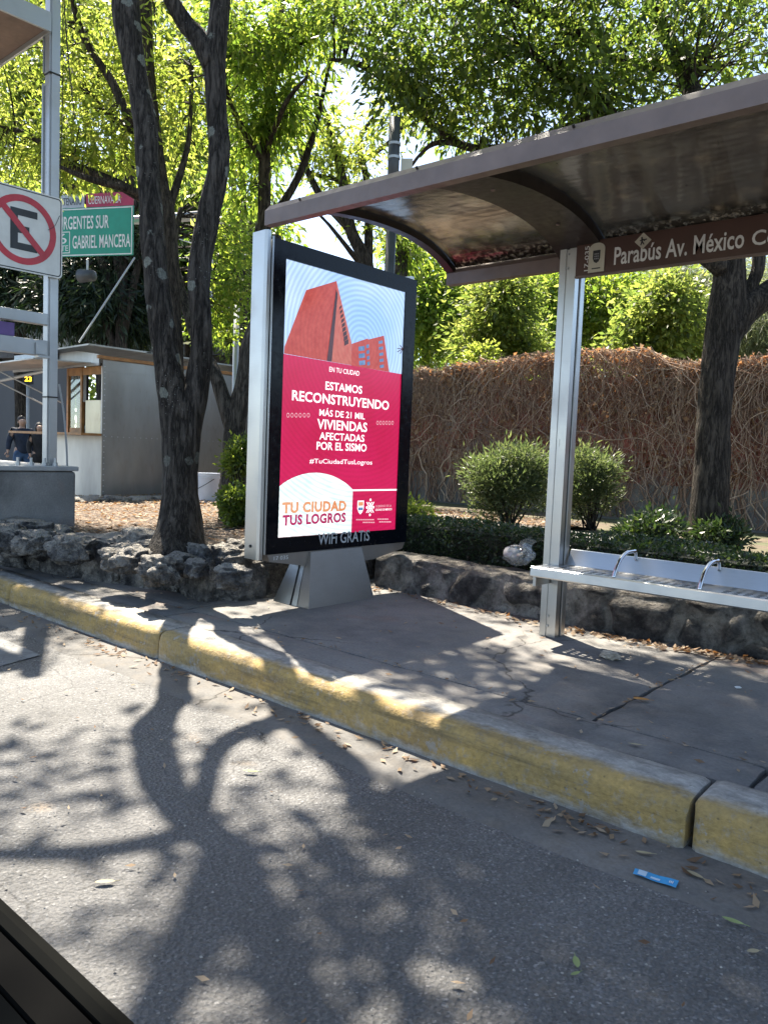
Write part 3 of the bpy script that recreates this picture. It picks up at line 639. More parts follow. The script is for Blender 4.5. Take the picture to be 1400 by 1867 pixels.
lay('building_picture', [(612, 528), (615, 536), (604, 659.5), (595, 658)], 'led_dark', 4)
lay('building_picture', [(640.5, 627), (670, 617), (671, 619), (699.5, 612), (709, 678), (640.5, 666.5)], 'led_brick', 2)
wn = MB(); x = XS+.0012*3
for c0, c1, n_ in ((653, 664, 3), (667, 672, 4), (689.5, 697, 5)):
    for i in range(n_):
        y0_ = (632+13*i) if c0 < 660 else ((628+10.5*i) if c0 < 680 else 620+11*i); h_ = 8 if c0 < 660 else 7
        wn.add([(x, *S(*p)) for p in ((c0+i*.5, y0_+(c0-650)*.05), (c1+i*.5, y0_-1.5+(c0-650)*.05), (c1+i*.6, y0_+h_-1), (c0+i*.6, y0_+h_))], [(0, 1, 2, 3)])
wn.build('window_picture', M['led_win'], sc_)
wn = MB()
for i in range(9): a = i/9; wn.add([(x+.0012, *S(*p)) for p in ((615+a*10+3, 560+a*70), (616+a*14+6, 556+a*70), (616+a*14+6, 560+a*75), (615+a*10+3, 565+a*74))], [(0, 1, 2, 3)])
for i in range(5): wn.tube([(x+.001, *S(733, 636)), (x+.001, *S(733-10*math.sin(i*.75-.3), 636-9*math.cos(i*.75)))], .003, 5)
wn.build('shadow_picture', M['led_dark'], sc_)
# pale dome, divider
pts = [(508, 979)]+[(580+72*math.cos(t) if False else 509+(643-509)*k, 0) for k, t in ()]
bl, br = S(508.5, 979), S(641, 973); tl, tr, tc = S(509.5, 887), S(643, 893), S(582, 862)
y_l, y_r = yl+.002, tr[0]; zL_, zR_ = S(509.5, 888)[1], tr[1]; ztop = tc[1]
dome = [(y_l, z0+.001), (y_r, z0+.001), (y_r, zR_)]
for t in np.linspace(0, 1, 22)[1:-1]:
    yy = y_r+(y_l-y_r)*t; base = zR_+(zL_-zR_)*t; dome.append((yy, base+(ztop-(zR_+zL_)/2)*max(0, 1-(2*t-1)**2)**.9))
dome.append((y_l, zL_)); MB().add([(XS+.0012, *p) for p in dome], [tuple(range(len(dome)))]).build('dome_shape', M['led_pale'], sc_)
dz = zR_-.004; MB().add([(XS+.0012, y_r, dz-.006), (XS+.0012, yr-.001, dz-.006), (XS+.0012, yr-.001, dz+.006), (XS+.0012, y_r, dz+.006)], [(0, 1, 2, 3)]).build('divider', M['led_white'], sc_)
def ln(body, x0, x1, py, hpx, mat, bold=.004, k=2):
    xm = (x0+x1)/2; a, b = S(x0, py), S(x1, py); m = S(xm, py); h = abs(S(xm, py-hpx/2)[1]-S(xm, py+hpx/2)[1])
    text(body, (XS+.0012*k, a[0], m[1]-h/2), (0, 1, 0), (0, 0, 1), b[0]-a[0], h, bold).build('lettering', M[mat], sc_)
ln('EN TU CIUDAD', 600, 655, 677, 9, 'led_white', .004)
ln('ESTAMOS', 593, 660, 707, 15, 'led_white', .018)
ln('RECONSTRUYENDO', 532, 709, 730, 18, 'led_white', .022)
ln('MÁS DE 21 MIL', 582, 665, 754, 15, 'led_white', .012)
ln('VIVIENDAS', 578, 669, 776, 18, 'led_white', .02)
ln('AFECTADAS', 582, 664, 797, 13.5, 'led_white', .015)
ln('POR EL SISMO', 577, 668, 814.5, 14.5, 'led_white', .018)
ln('#TuCiudadTusLogros', 564, 678, 843, 11, 'led_white', .004)
ln('TU CIUDAD', 514.5, 631, 924, 20, 'led_orange', .05)
ln('TUS LOGROS', 515, 630, 946, 19, 'led_mag', .045)
ln('GOBIERNO DE LA', 684, 713, 922.5, 4.2, 'led_pink', .0)
ln('CIUDAD DE MÉXICO', 684, 714, 928.5, 4.6, 'led_white', .01)
dm = MB(); x = XS+.0024
for px0, px1, py, n_ in ((521, 566, 757, 6), (684, 719, 771, 6)):
    for i in range(n_):
        q = S(px0+4+(px1-px0-8)*i/(n_-1), py); a = np.linspace(0, 2*math.pi, 13)[:-1]; V = [(x, q[0]+.013*math.cos(t), q[1]+.016*math.sin(t)) for t in a]+[(x, q[0]+.009*math.cos(t), q[1]+.011*math.sin(t)) for t in a]
        dm.add(V, [(i_, (i_+1) % 12, 12+(i_+1) % 12, 12+i_) for i_ in range(12)])
dm.build('ornament', M['led_pink'], sc_)
# illegible small print
sm = MB()
for px0, px1, py, n_ in ((649, 682, 947.5, 10), (661, 683, 952.5, 7), (688, 708, 946.5, 7), (691, 713, 951.5, 7)):
    for i in range(n_):
        a = S(px0+(px1-px0)*i/n_, py); b = S(px0+(px1-px0)*(i+.78)/n_, py); sm.add([(x, a[0], a[1]-.0045), (x, b[0], a[1]-.0045), (x, b[0], a[1]+.0045), (x, a[0], a[1]+.0045)], [(0, 1, 2, 3)])
sm.build('small_print', M['led_pink'], sc_)
# shield and cross emblem
q = S(657, 925); shd = [(-.034, .05), (.034, .05), (.034, -.01), (.02, -.035), (0, -.052), (-.02, -.035), (-.034, -.01)]
sd = MB().add([(x, q[0]+a, q[1]+b) for a, b in shd], [tuple(range(7))]).build('shield', M['led_white'], sc_)
MB().add([(x+.0012, q[0]+a, q[1]+b) for a, b in ((-.027, .0), (.027, .0), (.024, -.022), (-.024, -.022))], [(0, 1, 2, 3)]).build('shield_band', M['led_win'], sc_)
MB().add([(x+.0012, q[0]+a, q[1]+b) for a, b in ((-.026, .012), (.026, .012), (.026, .040), (-.026, .040))], [(0, 1, 2, 3)]).build('shield_band', M['led_orange'], sc_)
q = S(674.5, 925); xb = MB(); x2 = x
for sg in (-1, 1):
    for off in (-.011, .011):
        a0, a1 = np.array([-.028*sg+off, -.040]), np.array([.028*sg+off, .040]); n_ = np.array([.0055, 0]); xb.add([(x2+.0002*(sg > 0), q[0]+p_[0], q[1]+p_[1]) for p_ in (a0-n_, a0+n_, a1+n_, a1-n_)], [(0, 1, 2, 3)])
for a, b in ((0, .056), (0, -.056), (.036, 0), (-.036, 0)): xb.add([(x2, q[0]+a+.010*math.cos(t), q[1]+b+.010*math.sin(t)) for t in np.linspace(0, 2*math.pi, 11)[:-1]], [tuple(range(10))])
xb.build('cross_emblem', M['led_white'], sc_)
# ================================================================== STEEL FRAME WITH NO-PARKING SIGN
fr_ = empty('old_stop_frame', (-7.1, 3.43, 1.0), 'tall galvanised steel frame with roof and cross rails standing on the concrete plinth', 'steel frame')
MB().prism([(-7.16, 3.385), (-7.075, 3.385), (-7.075, 3.40), (-7.06, 3.40), (-7.06, 3.475), (-7.16, 3.475)], 2, 1.0, 5.35).build('post', M['galv'], fr_)
MB().box((-7.16, 2.2, 1.0), (-7.06, 2.29, 5.2)).build('post', M['galv'], fr_)
MB().box((-7.15, 2.29, 2.27), (-7.07, 3.385, 2.37), bev=.004).build('rail', M['galv'], fr_)
MB().box((-7.15, 2.29, 1.99), (-7.07, 3.385, 2.13), bev=.004).build('rail', M['galv'], fr_)
MB().box((-7.155, 2.29, 2.135), (-7.10, 3.10, 2.25)).build('purple_panel', plain('purple_panel_paint', (.12, .07, .22), .5), fr_)
MB().box((-7.066, 3.27, 2.0), (-7.05, 3.37, 2.10)).box((-7.06, 3.26, 1.965), (-6.98, 3.36, 1.985)).build('junction_box', M['galv'], fr_)
M['soffit'] = plain('faded_brown_board', (.22, .15, .115), .7)
rf = MB().box((-8.6, 1.8, 4.84), (-7.05, 3.36, 4.90)).build('roof', M['soffit'], fr_)
MB().box((-7.046, 1.79, 4.80), (-7.02, 3.375, 4.96)).build('roof_edge', M['galv'], rf)
MB().box((-8.62, 3.362, 4.80), (-7.05, 3.385, 4.96)).build('roof_edge', M['galv'], rf)
MB().box((-7.185, 3.37, 3.45), (-7.165, 3.45, 4.4)).box((-7.185, 3.375, 4.5), (-7.17, 3.43, 4.95)).build('conduit', M['galv'], fr_)
for z in (1.62, 4.47): MB().box((-7.168, 3.378, z), (-7.052, 3.482, z+.012)).build('strap', M['blackmat'], fr_)
for k, (y) in enumerate((3.10, 3.22, 3.34, 3.44)):
    b_ = MB().lathe([(.022, 1.0), (.022, 1.03), (.012, 1.03), (.012, 1.07)], (-7.02, y, 0), 6); b_.build('anchor_bolt', M['galv'], fr_)
MB().tube(smoothpath([(-7.06, 3.49, 1.75), (-7.05, 3.53, 1.5), (-7.03, 3.55, 1.2), (-7.03, 3.56, 1.0)], 5), .010, 6).build('cable', M['greypaint'], fr_)
MB().tube(smoothpath([(-7.10, 3.51, 5.3), (-7.09, 3.56, 4.7), (-7.07, 3.60, 4.3), (-7.05, 3.61, 4.15)], 5), .006, 6).tube(smoothpath([(-7.10, 3.51, 5.3), (-7.10, 3.52, 4.4), (-7.09, 3.49, 3.4)], 5), .004, 5).build('cable', M['blackmat'], fr_)

ns = empty('no_parking_sign', (-7.04, 3.14, 3.05), 'square white no-parking sign with black E crossed by red ring and slash', 'traffic sign')
xs_ = -7.03
def rrect(y0, z0, y1, z1, r, n=5):
    P = []
    for cy_, cz_, a0 in ((y1-r, z1-r, 0), (y0+r, z1-r, 90), (y0+r, z0+r, 180), (y1-r, z0+r, 270)):
        for i in range(n+1): t = rad(a0+90*i/n); P.append((cy_+r*math.cos(t), cz_+r*math.sin(t)))
    return P
pl = MB().prism(rrect(2.785, 2.695, 3.495, 3.405, .04), 0, xs_-.004, xs_).build('plate', plain('sign_white', (.62, .62, .59), .45, 0, .06), ns)
M['signred'] = plain('sign_red', (.46, .025, .04), .4, 0, .12); M['signblack'] = plain('sign_black', (.018, .02, .022), .45, 0, .1)
def ring2(mb, x, outer, inner):
    n = len(outer); mb.add([(x, *p) for p in outer]+[(x, *p) for p in inner], [(i, (i+1) % n, n+(i+1) % n, n+i) for i in range(n)])
m = MB(); ring2(m, xs_+.001, rrect(2.797, 2.707, 3.483, 3.393, .032), rrect(2.806, 2.716, 3.474, 3.384, .025)); m.build('border', M['signblack'], pl)
yc, zc = 3.14, 3.05; m = MB(); a = np.linspace(0, 2*math.pi, 49)[:-1]
ring2(m, xs_+.003, [(yc+.295*math.cos(t), zc+.295*math.sin(t)) for t in a], [(yc+.238*math.cos(t), zc+.238*math.sin(t)) for t in a])
m.build('ring', M['signred'], pl)
m = MB(); d = math.sqrt(.5); q = [(-.245, .028), (.245, .028), (.245, -.028), (-.245, -.028)]
m.add([(xs_+.004, yc+(u*d+v*d), zc+(-u*d+v*d)) for u, v in q], [(0, 1, 2, 3)]); m.build('slash', M['signred'], pl)
m = MB()
for y0, y1, z0_, z1_ in ((-.11, -.045, -.175, .175), (-.045, .125, .115, .175), (-.045, .055, -.032, .032), (-.045, .125, -.175, -.115)): m.add([(xs_+.002, yc+y0, zc+z0_), (xs_+.002, yc+y1, zc+z0_), (xs_+.002, yc+y1, zc+z1_), (xs_+.002, yc+y0, zc+z1_)], [(0, 1, 2, 3)])
m.build('letter', M['signblack'], pl)
m = MB(); m.tube(smoothpath([(xs_+.004, 3.36, 3.10), (xs_+.004, 3.42, 3.15), (xs_+.004, 3.465, 3.25)], 6), .0022, 5); m.build('scratch', M['signblack'], pl)
MB().box((-7.058, 3.0, 2.9), (-7.035, 3.3, 2.94)).box((-7.058, 3.0, 3.2), (-7.035, 3.3, 3.24)).build('bracket', M['galv'], ns)

# ================================================================== GREEN DIRECTION SIGN on its mast
gs = empty('direction_sign', at(372, 900, t=13), 'green overhead street direction sign with white lettering GABRIEL MANCERA on a mast arm', 'road sign')
gA = at(243, 465, t=12.9); gB = at(118, 492, t=13.25); gT = at(237, 351, t=12.9)
gx_ = gA-gB; gx_[2] = 0; wid_ = np.linalg.norm(gx_); gx_ /= wid_; H_ = gT[2]-gA[2]; gn = np.array([gx_[1], -gx_[0], 0]); 
gx_ = gx_; gO = np.array([gA[0], gA[1], gA[2]])-gx_*2.45
up = np.array([0, 0, 1.]); tabh = .23; hh = H_-tabh
def gpoly(u0, v0, u1, v1, off): return [gO+gx_*u+up*v+gn*off for u, v in ((u0, v0), (u1, v0), (u1, v1), (u0, v1))]
M['signgreen'] = plain('sign_green', (.008, .27, .175), .4, 0, .06); M['signgrey'] = plain('sign_grey', (.40, .44, .48), .45, 0, .06); M['signpink'] = plain('sign_crimson', (.40, .02, .07), .45)
gp = MB().obox(gO+gx_*1.225+up*hh/2, gx_*1.225, gn*.012, up*hh/2).build('green_panel', M['signgreen'], gs)
def lined(u0, v0, u1, v1, t_, off):
    m = MB()
    for a in ((u0, v0, u1, v0+t_), (u0, v1-t_, u1, v1), (u0, v0+t_, u0+t_, v1-t_), (u1-t_, v0+t_, u1, v1-t_)): m.add(gpoly(*a, off), [(0, 1, 2, 3)])
    return m
lined(.012, .012, 2.438, hh-.012, .018, .015).build('border', M['white'], gp)
def gtxt(body, px0, px1, vy, h, mat, parent, bold=.0):
    # u positions from where the words stand on the board
    u0 = px0; text(body, gO+gx_*u0+up*vy+gn*.017, gx_, up, px1-px0, h, bold).build('lettering', M[mat], parent)
W_ = 2.45
def U(px): return W_-(243-px)/(243-118)*wid_
gtxt('INSURGENTES SUR', U(88), U(200), hh*.56, .215, 'white', gp, .012)
gtxt('GABRIEL MANCERA', U(134), U(239), hh*.16, .215, 'white', gp, .012)
lined(U(103), hh*.07, U(129), hh*.52, .014, .015).build('route_box', M['white'], gp)
gtxt('6', U(108), U(123), hh*.27, .17, 'white', gp); gtxt('PTE', U(107), U(126), hh*.12, .09, 'white', gp)
ga = MB().obox(gO+gx_*(U(116))+up*(hh+tabh/2), gx_*(U(155)-U(116))*.96, gn*.012, up*tabh*.48).build('grey_tab', M['signgrey'], gs)
gtxt('BICENTENARIO', U(94), U(150), hh+.05, .12, 'signblack', ga)
ga = MB().obox(gO+gx_*((U(157)+W_)/2)+up*(hh+tabh/2), gx_*(W_-U(157))/2*.98, gn*.012, up*tabh*.48).build('red_tab', M['signpink'], gs)
gtxt('CUERNAVACA', U(162), U(221), hh+.05, .125, 'white', ga)
mb_ = at(375, 640, t=13.4); mast = np.array([mb_[0], mb_[1], 0]); armz = at(290, 388, t=13.2)[2]
MB().tube([mast, mast+up*(armz+.3)], [.11, .09], 14).build('mast', M['galv'], gs, smooth=True)
p0 = mast+up*armz; p1 = gO+gx_*.6+up*(hh*.7)-gn*.12
MB().tube([p0, p1], [.085, .06], 12).build('arm', M['galv'], gs, smooth=True)
MB().obox(gO+gx_*1.3+up*.5-gn*.05, gx_*.03, gn*.04, up*.45).obox(gO+gx_*2.2+up*.5-gn*.05, gx_*.03, gn*.04, up*.45).build('bracket', M['galv'], gs)
M['postgrey'] = plain('charcoal_paint', (.045, .05, .055), .45, 0, .15)
cm = at(160, 503, t=13.0); d_ = gx_
tc = empty('traffic_camera', cm, 'small grey cylindrical camera hanging below the green direction sign', 'camera')
MB().tube([cm-d_*.15, cm-d_*.14, cm+d_*.12, cm+d_*.14], [.10, .115, .09, .06], 12).build('housing', M['postgrey'], tc, smooth=True)
MB().tube([cm-d_*.155, cm-d_*.15], .085, 12).build('lens', M['black'], tc); MB().tube([cm+up*.08, cm+up*.26], .02, 6).build('bracket', M['galv'], tc)

# ================================================================== FOOD KIOSK
kc = at(185, 915, z=.33); KX, KY = kc[0], kc[1]; KT = at(185, 640, x=KX, t=None)[2] if False else at(185, 638, y=KY)[2]
kz = .30; KW = 1.75; KL = 3.4
ki = empty('food_kiosk', (KX, KY, 0), 'riveted sheet metal food kiosk with serving window and pale tin roof', 'kiosk')
def m_sheet(name, col, rough, rust):
    g = G(name); n = g.noise(1.1, 4, .6, vec=g.pos((1, 1, .35))); n2 = g.noise(12, 5, .6, vec=g.pos((1, 1, .4)))
    c = g.ramp(n, [(.3, tuple(k*.6 for k in col)), (.65, col)]); c = g.mix(g.ramp(n2, [(.55, 0), (.8, rust)]), c, (.16, .10, .06))
    return g.fin(c, g.ramp(n, [(.3, rough+.12), (.7, rough)]), .8, normal=g.bump(n, .25, .06))
M['tin'] = m_sheet('dull_sheet_metal', (.33, .32, .295), .33, .3); M['tinw'] = m_sheet('pale_sheet_metal', (.50, .50, .485), .42, .2); M['wood'] = plain('varnished_wood', (.36, .17, .05), .5, 0, .2)
def zk(py, px=185): return at(px, py, y=KY)[2]
zc_ = zk(793); zw = zk(667)
MB().box((KX-.02, KY, .05), (KX, KY+KL, zk(655))).build('side_wall', M['tin'], ki)
rv = MB()
for i in range(24):
    for yy in (KY+.03, KY+1.32): rv.obox((KX+.004, yy, .4+i*.085), (.004, 0, 0), (0, .008, 0), (0, 0, .008))
for i in range(34): rv.obox((KX+.004, KY+.06+i*.098, zc_-.02), (.003, 0, 0), (0, .007, 0), (0, 0, .007))
rv.build('rivet_line', M['galv'], ki)
MB().box((KX+.0005, KY+.0, zc_-.018), (KX+.004, KY+KL, zc_-.014)).box((KX+.0005, KY+1.30, .1), (KX+.006, KY+1.36, zk(656)), ).box((KX+.0005, KY, zk(676)), (KX+.005, KY+KL, zk(673))).build('seam', M['tin'], ki)
MB().box((KX-KW, KY-.0, .05), (KX-.021, KY+.02, zc_)).build('front_panel', M['tinw'], ki)
MB().box((KX-KW, KY+KL-.02, .05), (KX-.021, KY+KL, zk(668)-.0)).build('rear_wall', M['tin'], ki)
MB().box((KX-KW, KY+.021, .05), (KX-KW+.02, KY+KL-.021, zc_)).build('end_wall', M['tinw'], ki)
MB().box((KX-KW-.7, KY-.32, zc_-.015), (KX-.022, KY+.05, zc_+.02)).build('counter', M['wood'], ki)
# canopy: arched fascia, roof sheets
fa = MB(); P = []
for i in range(13):
    u = i/12; px = KX-2.9+2.9*u; P.append([(px, KY-.06, zw-.0), (px, KY-.06, zw+(zk(645)-zw)*.9+.16*math.sin(math.pi*min(1, u*1.0))*.8)])
fa.grid(P); fa.grid([[(a[0], a[1]+.02, a[2]) for a in r] for r in P]); fa.build('fascia', M['tinw'], ki)
rt = MB()
for i in range(4):
    y0 = KY-.25+i*.95; rt.obox((KX-KW/2+.05, y0+.48, zk(642)+.06-.010*i+random.uniform(-.01, .02)), (KW/2+.06, 0, .015), (0, .52, -.0), (0, 0, .012))
rt.build('roof', M['tin'], ki)
MB().box((KX+.0, KY-.1, zk(655)), (KX+.05, KY+KL+.05, zk(649))).build('eave_trim', M['wood'], ki)
aw = MB().add([(KX-4.2, KY-.95, zw-.02), (KX-.2, KY-.95, zw+.02), (KX-.2, KY-.08, zw+.05), (KX-4.2, KY-.08, zw+.05), (KX-4.2, KY-.95, zw-.04), (KX-.2, KY-.95, zw), (KX-.2, KY-.08, zw+.03), (KX-4.2, KY-.08, zw+.03)], [(0, 1, 2, 3), (7, 6, 5, 4), (0, 4, 5, 1), (1, 5, 6, 2), (2, 6, 7, 3), (3, 7, 4, 0)]).build('awning', M['tinw'], ki)
MB().tube([(KX-1.9, KY-.9, zw), (KX-1.2, KY, zw-.55)], .012, 6).tube([(KX-2.6, KY-.9, zw), (KX-1.7, KY, zw-.6)], .012, 6).tube([(KX-2.9, KY-.85, zw-.35), (KX-1.0, KY-.3, zw-.05)], .025, 6).build('awning_strut', M['galv'], aw)
MB().box((KX-.04, KY, zc_), (KX-.021, KY+.03, zw)).build('corner_post', M['white'], ki)
for u in (.62, 1.05): MB().box((KX-u-.05, KY-.0, zc_+.02), (KX-u, KY+.05, zw)).build('window_frame', M['wood'], ki)
MB().box((KX-1.05, KY+.005, zw-.12), (KX-.04, KY+.04, zw-.0)).build('window_frame', M['wood'], ki); MB().box((KX-1.0, KY+.004, zc_+.02), (KX-.67, KY+.04, zc_+.10)).build('window_frame', M['wood'], ki)
MB().box((KX-.50, KY+.0, zc_+.02), (KX-.045, KY+.03, zc_+.52)).build('splash_panel', m_sheet('worn_sheet', (.5, .46, .36), .25, .5), ki)
MB().box((KX-.60, KY+.01, zc_+.5), (KX-.5, KY+.05, zw-.1)).build('dark_post', M['darkbrown'], ki)
g = G('clear_glass'); tr_ = g.n('BsdfTransparent'); tr_.inputs[0].default_value = (.8, .86, .84, 1); gl_ = g.n('BsdfGlossy', ins={'Roughness': .03}); x_ = g.n('MixShader'); x_.inputs[0].default_value = .16
g.t.links.new(tr_.outputs[0], x_.inputs[1]); g.t.links.new(gl_.outputs[0], x_.inputs[2]); g.t.links.new(x_.outputs[0], g.out.inputs[0]); M['glass'] = g.m
MB().box((KX-1.0, KY+.018, zc_+.10), (KX-.67, KY+.022, zw-.12)).build('window_pane', M['glass'], ki)
cup = MB()
for i in range(4): cup.lathe([(.06, 0), (.07, .12)], (KX-.95+i*.09, KY+.2, zc_+.02), 10)
for i in range(3): cup.lathe([(.09, 0), (.09, .2)], (KX-.95+i*.16, KY+.5, zc_+.15), 10)
cup.build('crockery', plain('teal_tins', (.10, .22, .24), .4, 0, .3), ki)
sgn = MB().box((KX-2.75, KY-.10, zw+.03), (KX-1.25, KY-.08, zw+.27)).build('sign_board', plain('pale_blue_board', (.50, .58, .62), .5), ki)
text('ZACAZONAS', (KX-2.7, KY-.103, zw+.07), (1, 0, 0), (0, 0, 1), 1.3, .14, .01).build('lettering', plain('teal_lettering', (.12, .35, .38), .5), sgn)
# bucket
bp_ = at(379, 917, z=.40); bk_ = empty('plastic_bucket', bp_, 'white plastic bucket with wire handle standing by the metal kiosk', 'bucket')
M['bucket'] = plain('white_plastic', (.66, .68, .72), .4, 0, .05)
MB().lathe([(.145, 0), (.165, .36), (.175, .36), (.175, .385), (.166, .387), (.172, .40), (.172, .44), (.16, .44), (.155, .37)], bp_, 28).build('body', M['bucket'], bk_, smooth=False)
MB().tube(smoothpath([bp_+np.array((.17, -.02, .36)), bp_+np.array((.14, -.15, .28)), bp_+np.array((0, -.20, .20)), bp_+np.array((-.1, -.16, .14))], 5), .005, 6).build('handle', M['blackmat'], bk_)

# ================================================================== PEOPLE beside the kiosk
def skin(name, V, E, R, mat, parent=None, sub=2):
    me = bpy.data.meshes.new(name); o = bpy.data.objects.new(name, me); COL.objects.link(o)
    me.from_pydata((np.array(V)-wloc(parent)).tolist(), E, [])
    m = o.modifiers.new('skin', 'SKIN'); m.use_smooth_shade = True; m2 = o.modifiers.new('sub', 'SUBSURF'); m2.levels = m2.render_levels = sub
    sv = me.skin_vertices[0]; seen = set(); adj = {i: [] for i in range(len(V))}
    for a, b in E: adj[a].append(b); adj[b].append(a)
    for i, r in enumerate(R): sv.data[i].radius = r if isinstance(r, tuple) else (r, r)
    for i in range(len(V)):
        sv.data[i].use_root = i not in seen
        st_ = [i] if i not in seen else []
        while st_:
            k = st_.pop()
            if k not in seen: seen.add(k); st_ += adj[k]
    me.materials.append(mat)
    if parent: o.parent = parent
    return o
def person(name, base, face, H, label, top_mat, low_mat, hair_mat, long_hair, armL, armR, wide=1.0):
    """armL/armR: elbow and hand positions in body space (x = to their left, y = forward, z up as fractions of height)"""
    root = empty('person', base, label, 'person')
    fx = np.array([math.cos(face), math.sin(face), 0]); lx = np.array([-fx[1], fx[0], 0])
    def B(x, y, z): return np.array(base)+lx*x*H+fx*y*H+up*z*H
    V, E, R = [], [], []
    def add(p, r, prev=None):
        V.append(B(*p)); R.append(r*H if not isinstance(r, tuple) else (r[0]*H, r[1]*H)); i = len(V)-1
        if prev is not None: E.append((prev, i))
        return i
    w = wide
    pel = add((0, 0, .52), .062*w); wa = add((0, .0, .62), .055*w, pel); ch = add((0, .005, .74), .062*w, wa); ne0 = add((0, -.005, .825), .045, ch); ne = add((0, .0, .865), .033, ne0); hd0 = add((0, .014, .888), .040, ne); hd = add((0, .008, .925), (.056, .062), hd0); hd2 = add((0, 0, .968), (.054, .060), hd)
    nose = add((0, .072, .918), .009, hd)
    arms = []
    for sg, arm in ((1, armL), (-1, armR)):
        s_ = add((sg*.105*w, 0, .80), .038*w, ch); e_ = add(arm[0], .028, s_); wr = add(arm[1], .019, e_)
        d = np.array(arm[1])-np.array(arm[0]); d /= np.linalg.norm(d)
        pa_ = add(tuple(np.array(arm[1])+d*.035), (.024, .012), wr); side = np.cross(d, (0, 1, 0.01)); side /= np.linalg.norm(side)
        for fi, (o_, l_) in enumerate(((-.015, .036), (-.005, .044), (.006, .042), (.016, .033))):
            b_ = np.array(arm[1])+d*.045+side*o_; i0 = len(V); add(tuple(b_), .0062); add(tuple(b_+d*l_*.55), .0058, i0); add(tuple(b_+d*l_+np.array((0, -.006, 0))), .005, i0+1)
        b_ = np.array(arm[1])+d*.018-side*.018; i0 = len(V); add(tuple(b_), .0068); add(tuple(b_+d*.02-side*.016), .0062, i0); add(tuple(b_+d*.038-side*.02), .005, i0+1)
        arms.append((s_, e_, wr))
    for sg in (1, -1):
        h_ = add((sg*.052*w, 0, .47), .062*w, pel); k_ = add((sg*.058, .012, .27), .040, h_); an = add((sg*.060, -.004, .05), .024, k_); add((sg*.065, .07, .02), .020, an)
    body = skin('body', V, E, R, M['skin'], root)
    # clothes, a little larger than the body
    def sub(pts, edges, rs, nm, mat): return skin(nm, [B(*p) for p in pts], edges, [(r*H if not isinstance(r, tuple) else (r[0]*H, r[1]*H)) for r in rs], mat, root)
    T = [(0, .0, .465), (0, .0, .55), (0, .0, .63), (0, .006, .735), (0, 0, .815)]; Et = [(0, 1), (1, 2), (2, 3), (3, 4)]; Rt = [(.105*w, .085*w), (.105*w, .085*w), (.100*w, .082*w), (.120*w, .09*w), (.075*w, .06*w)]
    for sg, arm in ((1, armL), (-1, armR)):
        n0 = len(T); sp_ = (sg*.108*w, 0, .80); wv = np.array(arm[1])*.92+np.array(arm[0])*.08; T += [sp_, arm[0], tuple(wv)]; Et += [(3, n0), (n0, n0+1), (n0+1, n0+2)]; Rt += [.050*w, .040*w, .030]
    sub(T, Et, Rt, 'shirt', top_mat)
    L_ = [(0, 0, .56), (0, 0, .50)]; El = [(0, 1)]; Rl = [.09*w, .10*w]
    for sg in (1, -1): n0 = len(L_); L_ += [(sg*.052*w, 0, .46), (sg*.058, .012, .27), (sg*.060, 0, .06)]; El += [(1, n0), (n0, n0+1), (n0+1, n0+2)]; Rl += [.072*w, .050*w, .036]
    sub(L_, El, Rl, 'trousers', low_mat)
    Hh = [(0, -.026, .925), (0, -.014, .968), (0, .012, .988)]; Eh = [(0, 1), (1, 2)]; Rh = [(.055, .055), (.060, .064), (.05, .05)]
    if long_hair:
        Hh += [(.0, -.030, .90), (.02, -.035, .83), (.048, -.004, .93), (.05, .0, .86), (-.048, -.004, .93), (-.05, .0, .86)]; Eh += [(0, 3), (3, 4), (0, 5), (5, 6), (0, 7), (7, 8)]; Rh += [.046, .034, .018, .018, .018, .018]
    sub(Hh, Eh, Rh, 'hair', hair_mat)
    for sg in (1, -1):
        MB().lathe([(.0, -.006*H), (.0075*H, 0), (.0, .006*H)], B(sg*.019, .060, .930), 8, cap=False).build('eye', M['signblack'], root)
        MB().obox(B(sg*.050, .0, .92), lx*.004*H, fx*.010*H, up*.015*H).build('ear', M['skin'], root)
    MB().obox(B(0, .050, .893), lx*.016*H, fx*.004*H, up*.003*H).build('mouth', plain('lips', (.3, .1, .08), .5), root)
    return root
M['skin'] = plain('warm_skin', (.42, .25, .17), .5, 0, .06); M['navy'] = plain('navy_cloth', (.012, .02, .04), .8, 0, .2); M['jeans'] = plain('blue_denim', (.05, .10, .19), .85, 0, .25); M['blackcloth'] = plain('black_cloth', (.014, .013, .014), .85, 0, .2); M['hair'] = plain('dark_hair', (.012, .009, .008), .5, 0, .2)
pm = at(41, 760, t=19); fc = math.atan2(-pm[1], -pm[0])
person('man', (pm[0], pm[1], .012), fc+.25, pm[2]-.0, 'man in navy long-sleeved top and jeans standing beside the kiosk', M['navy'], M['jeans'], M['hair'], False, ((.155, -.01, .64), (.15, .03, .50)), ((-.165, -.02, .645), (-.185, .02, .51)), 1.08)
pw_ = at(73, 772, t=18.6)
person('woman', (pw_[0], pw_[1], .012), fc+.1, pw_[2]-.0, 'woman in black clothes with dark tied-back hair holding a white paper', M['blackcloth'], M['blackcloth'], M['hair'], True, ((.17, .03, .66), (.10, .13, .70)), ((-.15, -.01, .645), (-.13, .04, .52)), .98)
hp = pw_-up*.30*pw_[2]; 
pp = empty('paper_slip', at(93, 803, t=18.2), 'small white slip of paper held by the woman in black', 'paper')
q_ = at(93, 803, t=18.2); MB().obox(q_, np.array((.05, .02, .09)), np.array((.01, -.03, 0)), np.array((.002, .0, .001))).build('sheet', M['white'], pp)

